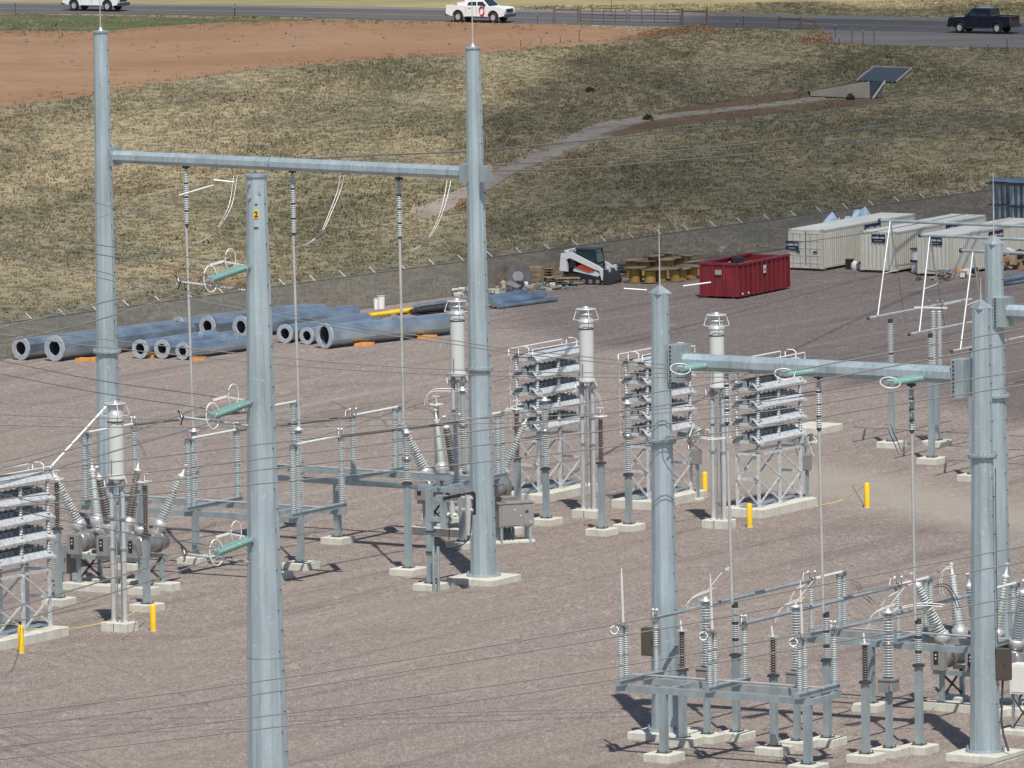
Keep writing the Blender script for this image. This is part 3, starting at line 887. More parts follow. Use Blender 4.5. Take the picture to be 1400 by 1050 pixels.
cond = [
    # label, points, depths
    ('upper thick conductor running left from the numbered pole\'s top glass string', [(279, 373), (245, 385), (135, 415), (0, 449), (-80, 468)], (Y3 - 1.4, 312), 0.028),
    ('lower thick conductor running left from the numbered pole\'s top glass string', [(279, 391), (245, 402), (135, 437), (0, 469), (-80, 487)], (Y3 - 1.4, 312), 0.028),
    ('upper thick conductor running left from the numbered pole\'s middle glass string', [(282, 553), (200, 584), (40, 631), (0, 641), (-80, 660)], (Y3 - 1.4, 312), 0.028),
    ('lower thick conductor running left from the numbered pole\'s middle glass string', [(284, 579), (200, 604), (40, 651), (0, 662), (-80, 682)], (Y3 - 1.4, 312), 0.028),
    ('upper thick conductor running left from the numbered pole\'s bottom glass string', [(288, 743), (250, 759), (172, 785), (0, 836), (-80, 858)], (Y3 - 1.4, 312), 0.028),
    ('lower thick conductor running left from the numbered pole\'s bottom glass string', [(290, 765), (250, 779), (172, 805), (0, 857), (-80, 878)], (Y3 - 1.4, 312), 0.028),
    ('upper thin line rising left behind the numbered pole\'s top string', [(305, 358), (135, 335), (0, 313), (-80, 298)], (Y3 + 1, 352), 0.02),
    ('lower thin line rising left behind the numbered pole\'s top string', [(278, 371), (135, 348), (0, 328), (-80, 314)], (Y3 + 1, 352), 0.02),
    ('upper thin line rising left behind the numbered pole\'s middle string', [(305, 545), (270, 539), (135, 520), (0, 493), (-80, 476)], (Y3 + 1, 352), 0.02),
    ('lower thin line rising left behind the numbered pole\'s middle string', [(290, 561), (270, 557), (135, 537), (0, 511), (-80, 494)], (Y3 + 1, 352), 0.02),
    ('upper thin line rising left behind the numbered pole\'s bottom string', [(305, 731), (170, 713), (60, 689), (-20, 670), (-80, 655)], (Y3 + 1, 352), 0.02),
    ('lower thin line rising left behind the numbered pole\'s bottom string', [(290, 746), (170, 728), (60, 706), (-20, 688), (-80, 674)], (Y3 + 1, 352), 0.02),
    ('shield wire falling left from the numbered pole\'s flat top', [(337, 246), (245, 267), (135, 297), (0, 327), (-80, 343)], (Y3, 318), 0.014),
    ('thin wire slanting down behind the numbered pole from upper left', [(-40, 240), (67, 262), (133, 278), (336, 322), (420, 338)], (380, 340), 0.012),
    ('upper conductor of the left pair sagging across to the lower frame\'s left string', [(-60, 312), (20, 331), (140, 372), (240, 397), (338, 418), (480, 446), (610, 464), (705, 478), (926, 500)], (345, P4.y - 2), 0.02),
    ('lower conductor of the left pair sagging across to the lower frame\'s left string', [(-60, 331), (0, 345), (150, 383), (240, 404), (338, 424), (480, 451), (610, 469), (705, 483), (926, 506)], (345, P4.y - 2), 0.02),
    ('upper conductor of the pair sagging across to the lower frame\'s middle string', [(-60, 436), (0, 444), (135, 463), (345, 485), (520, 500), (700, 508), (920, 510), (1068, 509)], (345, P4.y - 2), 0.02),
    ('lower conductor of the pair sagging across to the lower frame\'s middle string', [(-60, 449), (0, 457), (135, 474), (345, 495), (520, 508), (700, 514), (920, 516), (1068, 514)], (345, P4.y - 2), 0.02),
    ('upper conductor of the pair sagging across to the lower frame\'s right string', [(-60, 565), (0, 567), (160, 572), (385, 574), (690, 571), (900, 559), (1060, 542), (1212, 521)], (345, P4.y - 2), 0.02),
    ('lower conductor of the pair sagging across to the lower frame\'s right string', [(-60, 579), (0, 581), (160, 584), (385, 583), (690, 578), (900, 565), (1060, 547), (1212, 526)], (345, P4.y - 2), 0.02),
    ('top wire of the near four crossing in front at mid height', [(-60, 656), (0, 650), (350, 608), (690, 567), (1050, 512), (1180, 489), (1460, 438)], (305, 305), 0.024),
    ('second wire of the near four crossing in front at mid height', [(-60, 674), (0, 668), (350, 628), (690, 584), (1050, 533), (1180, 508), (1460, 456)], (305, 305), 0.024),
    ('third wire of the near four crossing in front at mid height', [(-60, 689), (0, 683), (350, 643), (690, 605), (1050, 562), (1180, 542), (1460, 497)], (305, 305), 0.024),
    ('bottom wire of the near four crossing in front at mid height', [(-60, 699), (0, 694), (350, 662), (690, 628), (1050, 583), (1180, 560), (1460, 517)], (305, 305), 0.024),
    ('top wire of the four crossing low over the foreground gravel', [(-60, 984), (0, 977), (270, 943), (540, 904), (840, 854), (1080, 808), (1460, 735)], (290, 290), 0.022),
    ('second wire of the four crossing low over the foreground gravel', [(-60, 1002), (0, 995), (270, 961), (540, 920), (840, 871), (1080, 827), (1460, 757)], (290, 290), 0.022),
    ('third wire of the four crossing low over the foreground gravel', [(-60, 1027), (0, 1021), (270, 990), (540, 956), (840, 912), (1080, 870), (1460, 804)], (290, 290), 0.022),
    ('bottom wire of the four crossing low over the foreground gravel', [(-60, 1044), (0, 1038), (270, 1007), (540, 973), (840, 929), (1080, 889), (1460, 823)], (290, 290), 0.022),
    ('highest wire rising to the upper right past the taller mast', [(380, 219), (520, 212), (700, 202), (1050, 164), (1240, 134), (1460, 92)], (440, 560), 0.04),
    ('upper of the two lower wires rising to the upper right from the taller mast', [(672, 226), (800, 217), (1050, 193), (1240, 166), (1460, 128)], (P2.y, 560), 0.034),
    ('lower of the two lower wires rising to the upper right from the taller mast', [(672, 234), (800, 229), (1050, 208), (1240, 186), (1460, 153)], (P2.y, 560), 0.034),
    ('faint wire crossing above the containers towards the right edge', [(960, 352), (1050, 337), (1200, 316), (1400, 276), (1460, 262)], (520, 560), 0.022),
    ('upper pale wire passing behind the right mast at bus height', [(1180, 560), (1300, 541), (1400, 521), (1460, 508)], (372, 372), 0.02),
    ('thin wire from the left edge down to the left breaker', [(-40, 676), (40, 684), (110, 706), (170, 712)], (395, 395), 0.014),
    ('second thin wire from the left edge down to the left breaker', [(-40, 690), (30, 702), (100, 722), (185, 735)], (394, 394), 0.014),
    ('thin wire leaning from the left rack\'s guard rail to the left edge', [(140, 592), (60, 618), (-40, 642)], (388, 380), 0.016),
    ('low wire passing behind the numbered pole at bottom string height', [(130, 775), (240, 757), (345, 741), (470, 722)], (352, 375), 0.014),
    ('short wire in the lower right corner above the gravel', [(1330, 1052), (1400, 1031), (1460, 1012)], (290, 290), 0.022),
]
for (lb, pts, Ys, r) in cond:
    wire('overhead_wire', lb, pts, Ys, r, 'wire', 'wire', 'overhead wires')
# armour rods near the tops
for (a, b, Y, lb) in (((245, 267), (292, 253), Y3 - 0.5, 'lower pale armour rod on the wire beside the numbered pole\'s top'),
                      ((292, 246), (320, 249), Y3 + 0.5, 'upper pale armour rod beside the numbered pole\'s top'),
                      ((853, 394.5), (884, 396.5), P4.y, 'pale rod to the left of the lower frame\'s left cap'),
                      ((934, 391), (972, 386), P4.y, 'pale rod to the right of the lower frame\'s left cap')):
    solo(MB().cyl(At(*a, Y), At(*b, Y), 0.03, n=6), 'armour_rod', 'alu_white', lb, 'rod')

# ================================================================== EQUIPMENT BAYS
def v3(x, y, z=0.0):
    return Vector((x, y, z))
def L2W(o, x, y, z=0.0):
    return o + GU * x + GV * y + Vector((0, 0, z))
def W2L(o, p):
    d = p - o
    return Vector((d.dot(GU), d.dot(GV), d.z))

def hcol(root, x, y, z0, z1, w=0.26, foot=(1.15, 1.15), name='column'):
    c = part(MB().box((x, y, (z0 + z1) / 2), (w, w, z1 - z0)), name, 'galv_frame', root)
    bpm = MB().box((x, y, z0 + 0.015), (w + 0.22, w + 0.22, 0.03))
    for a in (-1, 1):
        for b in (-1, 1):
            bpm.cyl((x + a * (w / 2 + 0.06), y + b * (w / 2 + 0.06), z0 - 0.05), (x + a * (w / 2 + 0.06), y + b * (w / 2 + 0.06), z0 + 0.12), 0.02, n=5)
    part(bpm, 'base_plate', 'dark', c)
    if foot:
        footing(root, (x, y, z0), foot[0], foot[1], z0 + 0.2)
    return c

# ---- single columns carrying an insulator
def post(px, py, col_row, top_row, kind, label, group=None, w=0.26, balls=(), foot=(1.15, 1.15), zf=0.32, box=None, stick=None):
    g = G(px, py, zf)
    g0 = Vector((g.x, g.y, 0))
    zc = zat(g, col_row); zt = zat(g, top_row)
    cat = {'arrester': 'surge arrester', 'post': 'post insulator', 'stack': 'post insulator', 'cvt': 'voltage transformer'}[kind]
    nm = {'arrester': 'surge_arrester', 'post': 'post_insulator', 'stack': 'post_insulator', 'cvt': 'voltage_transformer'}[kind]
    r = thing(nm, label, cat, g0, -AG, group)
    hcol(r, 0, 0, zf, zc, w, foot)
    z = zc
    if kind == 'cvt':
        part(MB().box((0, 0, zc + 0.25), (0.62, 0.62, 0.46)).box((0, 0, zc + 0.52), (0.70, 0.70, 0.07)).cyl((0.3, -0.36, zc + 0.1), (0.3, -0.36, zc + 0.4), 0.07, n=8), 'base_tank', 'grey_box', r)
        z = zc + 0.56
    else:
        part(MB().cyl((0, 0, zc), (0, 0, zc + 0.09), 0.24, n=12).box((0, 0, zc + 0.02), (0.4, 0.4, 0.04)), 'top_plate', 'dark', r)
        z = zc + 0.09
    rc, rs, pitch = {'arrester': (0.085, 0.15, 0.10), 'post': (0.10, 0.16, 0.085), 'stack': (0.11, 0.19, 0.10), 'cvt': (0.13, 0.225, 0.11)}[kind]
    mat = {'arrester': 'porc_brown', 'post': 'porc', 'stack': 'porc', 'cvt': 'porc'}[kind]
    brk = sorted([zat(g, q) for q in balls])
    brk = [z] + [q for q in brk if z < q < zt] + [zt]
    for a, b in zip(brk[:-1], brk[1:]):
        part(MB().ins((0, 0, a + 0.05), (0, 0, b - 0.05), rc, rs, pitch, 12), 'insulator', mat, r)
        if b < zt - 1e-3:
            if kind in ('cvt', 'stack'):
                part(MB().lathe((0, 0, b - 0.14), (0, 0, b), [(0, 0.12), (0.06, 0.22), (0.16, 0.24), (0.24, 0.16), (0.28, 0.12)], 12), 'joint', 'tank', r)
            else:
                part(MB().cyl((0, 0, b - 0.05), (0, 0, b + 0.05), rc + 0.04, n=10), 'joint', 'dark', r)
    if kind == 'arrester':
        if stick:
            part(MB().cyl((0, 0, zt - 0.05), (-0.06, 0, zt + stick), 0.045, n=6), 'terminal_rod', 'alu_white', r)
            part(MB().cyl((0, 0, zt - 0.02), (0, 0, zt + 0.02), 0.24, n=14), 'top_plate', 'alu', r)
        else:
            part(MB().ring((0, 0, zt + 0.04), (0, 0, 1), 0.33, 0.03, 18, 5).bar((-0.33, 0, zt + 0.04), (0.33, 0, zt + 0.04), 0.05, 0.04).cyl((0, 0, zt - 0.05), (0, 0, zt + 0.42), 0.035, n=6).box((0, 0, zt + 0.44), (0.36, 0.1, 0.05)), 'grading_ring', 'alu_white', r)
    elif kind in ('stack', 'cvt'):
        part(MB().lathe((0, 0, zt - 0.05), (0, 0, zt), [(0, 0.12), (0.05, 0.3), (0.11, 0.3), (0.16, 0.12), (0.25, 0.1)], 14), 'head', 'alu', r)
    else:
        part(MB().cyl((0, 0, zt - 0.05), (0, 0, zt + 0.06), 0.13, n=10).box((0, 0, zt + 0.1), (0.12, 0.3, 0.1)), 'bus_clamp', 'dark', r)
    return r, g0, zt

gA = 'posts standing in front of the capacitor racks'
post(747, 708, 642, 548, 'stack', 'grey ball-jointed insulator on a column before the capacitor rack nearest the tall mast', gA, balls=(589,))
post(860, 716, 650, 552, 'stack', 'grey ribbed insulator with a ball joint on a column, before the middle capacitor rack', gA, balls=(596,))
post(823, 722, 634, 570, 'arrester', 'brown surge arrester with pale T-top between the twin-legged reactor and the middle capacitor rack', 'brown surge arresters with T-tops')
post(708, 688, 627, 560, 'arrester', 'brown surge arrester with pale T-top just right of the taller mast', 'brown surge arresters with T-tops')
post(80.5, 817, 724, 656, 'arrester', 'brown surge arrester with pale T-top beside the leftmost capacitor rack', 'brown surge arresters with T-tops')
post(201, 825, 733, 660, 'arrester', 'brown surge arrester with pale T-top in front of the left circuit breaker', 'brown surge arresters with T-tops')
post(599, 702, 640, 554, 'arrester', 'brown surge arrester with pale T-top behind the middle breaker', 'brown surge arresters with T-tops')
post(635, 706, 648, 534, 'stack', 'grey ribbed insulator with a ball joint just left of the taller mast', gA, balls=(581,))
# posts below the tall frame's beam
tp = []
for (px, py, cr, tr, lb) in ((268, 760, 698, 590, 'left'), (411.5, 768, 702, 588, 'middle'), (558.5, 776, 662, 592, 'right')):
    tp.append(post(px, py, cr, tr, 'stack', '%s grey bus support insulator on a column under the tall frame' % lb, 'bus supports under the tall frame', foot=(1.3, 1.3), balls=(((cr + tr) / 2),)))
# right lower bay
lowp = []
for i, (px, py, cr, tr, st, lb) in enumerate(((934, 1008, 917, 862, 858, 'left'), (1058.5, 1020, 925, 870, 866, 'middle'), (1184, 1030, 934, 880, 876, 'right'))):
    post(px, py, cr, tr, 'arrester', '%s slim brown arrester with a bright rod, in the lower right switch bay' % lb, 'slim brown arresters', stick=0.42)
for i, (px, py, cr, tr, bl, lb) in enumerate(((967, 1003, 931, 822, (866,), 'left'), (1090, 1012, 936, 830, (874,), 'middle'), (1216, 1022, 946, 838, (880,), 'right'))):
    post(px, py, cr, tr, 'cvt', '%s grey voltage transformer with a square base tank, in the lower right switch bay' % lb, 'voltage transformers', w=0.22, balls=bl)
for i, (px, py, cr, tr, lb) in enumerate(((1007, 1000, 897, 829, 'left'), (1131.5, 1008, 904, 842, 'middle'), (1257, 1018, 911, 851, 'right'))):
    lowp.append(post(px, py, cr, tr, 'post', '%s grey post insulator carrying a bus tube under the lower frame' % lb, 'bus supports under the lower frame', balls=((cr * 2 + tr) / 3, (cr + tr * 2) / 3)))

# ---- three-pole disconnect switches
def switch(near1, sp, L, zb, hi, label, closed=True, hinge='near', cols=(), blade_up=2.6, rw=0.10):
    """near1: ground point below the near end of pole 1; poles along u, each pole along v"""
    r = thing('disconnect_switch', label, 'switch', near1, -AG)
    for y in (0.35, L - 0.35):
        part(MB().box((sp, y, zb - 0.36), (2 * sp + 0.9, 0.18, 0.26)), 'long_beam', 'galv_frame', r)
    part(MB().cyl((-0.3, L * 0.5, zb + 0.05), (2 * sp + 0.3, L * 0.5, zb + 0.05), 0.05, n=6), 'operating_pipe', 'alu', r)
    for (x, y) in cols:
        hcol(r, x, y, 0.32, zb - 0.5, 0.28, (1.2, 1.2))
        part(MB().box((x, L / 2, zb - 0.40), (0.22, L - 0.55, 0.2)), 'cap_beam', 'galv_frame', r)
    for k in range(3):
        x = sp * k
        pb = part(MB().box((x, L / 2, zb - 0.11), (0.22, L + 0.5, 0.20)).box((x, L / 2, zb + 0.002), (0.34, L + 0.5, 0.025)), 'pole_base', 'galv_frame', r)
        hy = 0.0 if hinge == 'near' else L
        jy = L - hy
        sgn = 1 if hinge == 'near' else -1
        for (yy, nm) in ((hy, 'insulator'), (hy + sgn * 0.42, 'insulator'), (jy, 'insulator')):
            zz = zb + 0.02
            s = part(MB().ins((x, yy, zz + 0.12), (x, yy, zz + hi * 0.5 - 0.04), rw, rw * 1.45, 0.085, 10).ins((x, yy, zz + hi * 0.5 + 0.04), (x, yy, zz + hi - 0.05), rw, rw * 1.45, 0.085, 10), nm, 'porc', r)
            for (qa, qb, qr) in ((0, 0.12, 0.05), (hi * 0.5 - 0.05, hi * 0.5 + 0.05, 0.03), (hi - 0.06, hi + 0.06, 0.03)):
                part(MB().cyl((x, yy, zz + qa), (x, yy, zz + qb), rw + qr, n=8), 'flange', 'galv_frame', s)
        zt = zb + 0.02 + hi
        hm = MB().box((x, hy + sgn * 0.2, zt + 0.14), (0.16, 0.62, 0.1)).cyl((x - 0.16, hy + sgn * 0.1, zt + 0.24), (x + 0.16, hy + sgn * 0.1, zt + 0.24), 0.08, n=8).tube([(x + 0.1, hy, zt + 0.2), (x + 0.12, hy - sgn * 0.2, zt + 0.5), (x + 0.12, hy - sgn * 0.5, zt + 0.42)], 0.022, 5).ball((x + 0.12, hy - sgn * 0.52, zt + 0.42), 0.05, 8)
        part(hm, 'hinge', 'grey_box', r)
        if not closed:
            part(MB().ring((x, hy - sgn * 0.45, zt + 0.1), (0.5, -1, 0), 0.16, 0.035, 14, 6), 'corona_ring', 'alu_white', r)
            part(MB().cyl((x, hy + sgn * 0.25, zt + 0.2), (x + 0.02, hy + sgn * 0.12, zt + blade_up), 0.06, 0.045, 8).cyl((x + 0.02, hy + sgn * 0.12, zt + blade_up), (x + 0.02, hy + sgn * 0.12, zt + blade_up + 0.22), 0.03, n=6), 'blade', 'alu_white', r)
        else:
            part(MB().cyl((x, hy + sgn * 0.2, zt + 0.22), (x, jy - sgn * 0.1, zt + 0.22), 0.065, n=8), 'blade', 'alu_white', r)
        jm = MB().box((x, jy, zt + 0.12), (0.16, 0.34, 0.12))
        for a in (-1, 1):
            jm.cyl((x + a * 0.13, jy - sgn * 0.12, zt + 0.1), (x + a * 0.13, jy - sgn * 0.12, zt + 0.52), 0.022, n=5)
        part(jm, 'jaw', 'tank', r)
        part(MB().tube([(x - 0.13, jy, zt + 0.15), (x - 0.13, jy, zt + 0.48), (x - 0.13, jy + sgn * 0.35, zt + 0.52), (x - 0.13, jy + sgn * 0.45, zt + 0.2)], 0.022, 5).ball((x - 0.13, jy, zt + 0.52), 0.06, 8).ball((x + 0.13, jy - sgn * 0.12, zt + 0.54), 0.06, 8), 'arcing_horn', 'alu_white', r)
    return r

# tall-frame bay: front switch
n3 = G(403, 802)
spF1 = 147 / 29.9 / math.cos(AG)
LF1 = 4.1
near1 = n3 - GU * (2 * spF1)
switch(near1, spF1, LF1, 3.4, 2.9, 'closed three-pole grey switch on a low frame, partly hidden by the numbered pole', True, 'near', cols=((1.2, LF1 / 2), (2 * spF1 - 2.4, LF1 / 2)), rw=0.115)
# rear switch
n2 = G(485, 748)
near1b = n2 - GU * spF1
switch(near1b, spF1, LF1, 3.4, 2.65, 'closed three-pole grey switch on a low frame, left of the taller mast\'s foot', True, 'far', cols=((W2L(near1b, G(432, 749))[0], 0.9), (2 * spF1 - 1.0, LF1 / 2)), rw=0.115)
# lower bay: open front switch, closed rear one
n1 = G(850.5, 1037); n3c = G(1102, 1054)
spF3 = (n3c - n1).length / 2
e = W2L(n1, G(896, 1032, 0.32)); e2 = W2L(n1, G(1098, 1046, 0.32))
LF3 = 2.75
switch(n1, spF3, LF3, 3.15, 1.95, 'three-pole switch standing open, with three upright blades, in the foreground', False, 'near', cols=((e[0], max(0.3, min(LF3 - 0.3, e[1]))), (e2[0], max(0.3, min(LF3 - 0.3, e2[1])))), blade_up=2.3, rw=0.085)
nn2 = G(1229, 976)
nn1 = nn2 - GU * spF3
e = W2L(nn1, G(1155, 970, 0.32))
switch(nn1, spF3, LF3, 3.15, 1.95, 'closed three-pole switch behind the open one, beside the right mast', True, 'far', cols=((e[0], max(0.4, min(LF3 - 0.4, e[1]))), (2 * spF3 - 0.4, LF3 / 2)), rw=0.085)

# bus tubes along v, from each front jaw over a support to the rear switch
def bus(p, q, label, r=0.075, mat='alu', ext=0.0):
    d = (q - p).normalized()
    root = thing('bus_tube', label, 'bus tube', p, 0, 'rigid bus tubes')
    part(MB().cyl((0, 0, 0), q - p + d * ext, r, n=10), 'tube', mat, root)
    part(MB().ball((0, 0, 0), r * 1.5, 8), 'end_cap', 'dark', root)
    part(MB().ball(q - p + d * ext, r * 1.5, 8), 'end_cap', 'dark', root)
zt1 = 3.42 + 2.9 + 0.2
for k in range(3):
    a = L2W(near1, spF1 * k, LF1, zt1); b = L2W(near1b, spF1 * k, 0, 3.42 + 2.65 + 0.15)
    bus(a, b, '%s grey bus tube between the two switches under the tall frame' % ('left', 'middle', 'right')[k], 0.07, 'wire')
zt3 = 3.17 + 1.95 + 0.2
for k in range(3):
    a = L2W(n1, spF3 * k, LF3, zt3); b = L2W(nn1, spF3 * k, 0, zt3)
    bus(a, b, '%s grey-green bus tube between the two switches of the lower frame' % ('left', 'middle', 'right')[k], 0.075, 'galv_frame')
# flexible leads in the lower bay
def lead(pts, Ys, label, mat='alu_white', r=0.02, twin=0.09, up=(0, 0, 1)):
    P = cat_rom([At(p[0], p[1], y) for p, y in zip(pts, Ys if isinstance(Ys, (list, tuple)) else [Ys] * len(pts))], 6)
    o0 = P[0].copy()
    root = thing('flexible_lead', label, 'cable', o0, 0, 'flexible leads')
    for s in (-1, 1):
        part(MB().tube([p - o0 + Vector((s * twin / 2, 0, s * twin / 2)) for p in P], r, 5), 'strand', mat, root)
for i, (dx, dy, lb) in enumerate(((0, 0, 'left'), (124, 12, 'middle'), (250, 20, 'right'))):
    Y = YB2(960 + dx)
    lead([(937 + dx, 838 + dy), (942 + dx, 822 + dy), (955 + dx, 813 + dy), (975 + dx, 806 + dy)], Y + 1, '%s pale twin lead arching from arrester to transformer in the lower bay' % lb)
    lead([(970 + dx, 804 + dy), (982 + dx, 789 + dy), (990 + dx, 780 + dy), (1000 + dx, 776 + dy)], Y + 1, '%s pale twin lead arching up to the vertical tube in the lower bay' % lb)
lead([(1163, 795), (1172, 799), (1180, 812), (1195, 825)], YB2(1180) + 8, 'dark twin lead drooping from the first closed blade of the lower bay', 'wire_dark')
lead([(1278, 801), (1290, 800), (1298, 805), (1306, 818), (1311, 833)], YB2(1290) + 6, 'twin lead dropping onto the right breaker\'s left bushing', 'wire')
lead([(1301, 775), (1290, 780), (1286, 800), (1289, 815)], YB2(1290) + 8, 'pale twin lead looping beside the right mast', 'alu_white')
lead([(1219, 835), (1240, 829), (1262, 826), (1290, 828)], YB2(1250) + 3, 'pale twin lead running level behind the right bus support', 'alu_white')
lead([(452, 548), (468, 555), (480, 566), (500, 570), (520, 572), (530, 583)], 425, 'thin dark lead drooping to the middle breaker\'s left bushing', 'wire_dark', 0.015, 0.04)
lead([(565, 557), (580, 559), (588, 560), (593, 566)], 425, 'thin dark lead reaching the middle breaker\'s arrester', 'wire_dark', 0.015, 0.04)
lead([(582, 553), (584, 541), (592, 534), (610, 533), (640, 534)], 432, 'pale twin lead arching over the brown arrester beside the taller mast', 'alu_white', 0.02, 0.12)
lead([(714, 578), (706, 561), (690, 560), (725, 549), (760, 541), (800, 531)], 436, 'pale twin lead looping from the taller mast side to the reactor', 'alu_white', 0.018, 0.08)
lead([(1207, 583), (1215, 582), (1219, 592), (1226, 607), (1232, 619), (1247, 613)], YB2(1250), 'twin pale lead hooked onto the rightmost vertical tube', 'wire', 0.02, 0.12)
solo(MB().cyl(At(145, 556, 388), At(68, 640, 386), 0.055, n=8), 'slanting_tube', 'alu_white', 'pale slanting tube from the left reactor head down to the capacitor rack', 'tube')

# ---- tall reactor columns on twin legs
def reactor(px, py, top, cyl0, cyl1, label):
    g = G(px, py, 0.4); g0 = Vector((g.x, g.y, 0))
    r = thing('reactor_column', label, 'reactor', g0, -AG, 'pale cylindrical reactors on twin legs')
    zc0 = zat(g, cyl1); zc1 = zat(g, cyl0); zt = zat(g, top)
    R = 0.36
    footing(r, (0, 0, 0.4), 1.35, 0.95, 0.6)
    part(MB().box((0, -0.47, 0.2), (0.025, 0.03, 0.36)), 'joint_line', 'dark', r)
    body = part(MB().cyl((0, 0, zc0), (0, 0, zc1), R, n=24), 'housing', 'cyl', r)
    part(MB().lathe((0, 0, zc0 - 0.05), (0, 0, zc0), [(0, R * 0.7), (0.05, R + 0.05), (0.12, R + 0.05), (0.3, R + 0.01)], 24), 'bottom_skirt', 'cyl', body)
    cap = part(MB().lathe((0, 0, zc1 - 0.02), (0, 0, zc1 + 1), [(0, R + 0.03), (0.08, R + 0.03), (0.1, R - 0.02), (0.34, R - 0.02), (0.36, R + 0.02), (0.44, R + 0.02), (0.46, R - 0.05), (zt - zc1 - 0.12, R - 0.05), (zt - zc1 - 0.1, R + 0.10), (zt - zc1 - 0.02, R + 0.10), (zt - zc1, 0.15), (zt - zc1 + 0.1, 0.12)], 24), 'head', 'alu', body)
    part(MB().cyl((0, 0, zc1 - 0.36), (0, 0, zc1 - 0.30), R + 0.012, n=24), 'band', 'dark', body)
    gr = MB()
    for (rad, zz) in ((R + 0.14, zt - 0.05), (R + 0.27, zt - 0.55)):
        gr.ring((0, 0, zz), (0, 0, 1), rad, 0.02, 8, 5)
    for k in range(4):
        a = math.pi / 4 + k * math.pi / 2
        c, s = math.cos(a), math.sin(a)
        gr.tube([(c * (R + 0.1), s * (R + 0.1), zt - 0.05), (c * (R + 0.27), s * (R + 0.27), zt - 0.55)], 0.022, 5)
    part(gr, 'grading_cage', 'alu_white', body)
    part(MB().cyl((0.0, -R - 0.03, zc0 + 0.2), (0.0, -R - 0.03, zc0 + 0.9), 0.014, n=5), 'earth_rod', 'dark', body)
    for s in (-1, 1):
        x = s * 0.30
        z2 = 0.4 + (zc0 - 0.4) * 0.52
        lg = part(MB().cyl((x, 0, 0.4), (x, 0, z2), 0.115, n=12).cyl((x, 0, 0.4), (x, 0, 0.44), 0.23, n=12), 'leg', 'alu', r)
        part(MB().cyl((x, 0, z2), (x, 0, zc0 - 0.35), 0.105, n=12), 'upper_leg', 'porc_mid', lg)
        for q in (0.0, 0.5, 1.0):
            zz = z2 + (zc0 - 0.35 - z2) * q
            part(MB().cyl((x, 0, zz - 0.04), (x, 0, zz + 0.04), 0.19, n=12), 'leg_flange', 'galv_frame', lg)
    part(MB().box((0, 0, zc0 - 0.26), (0.95, 0.4, 0.12)).cyl((-0.3, 0, zc0 - 0.35), (-0.3, 0, zc0 - 0.05), 0.12, n=8).cyl((0.3, 0, zc0 - 0.35), (0.3, 0, zc0 - 0.05), 0.12, n=8), 'saddle', 'tank', r)
    gg = MB()
    for s in (-1, 1):
        gg.tube([(s * 0.45, -0.1, zc0 + 0.15), (s * 0.62, -0.1, zc0 - 0.1), (s * 0.55, -0.1, zc0 - 0.42), (s * 0.3, -0.1, zc0 - 0.5)], 0.022, 5)
    part(gg, 'lower_guard', 'alu_white', r)
    part(MB().bar((0, -0.12, 0.45), (0, -0.12, zc0 - 0.4), 0.05, 0.05).bar((0.06, 0.12, 0.45), (0.06, 0.12, zc0 - 0.4), 0.04, 0.04), 'conduit', 'galv_frame', r)
    return r
reactor(163.5, 850, 550, 566, 655, 'leftmost pale cylindrical reactor on twin legs, before the left breaker')
reactor(629, 683, 410, 429, 514, 'pale cylindrical reactor partly behind the taller mast, second from the left')
reactor(805, 696, 421, 440, 522, 'pale cylindrical reactor overlapping the first capacitor rack right of the tall mast')
reactor(983, 710, 429, 449, 530, 'rightmost pale cylindrical reactor, between the middle and right capacitor racks')

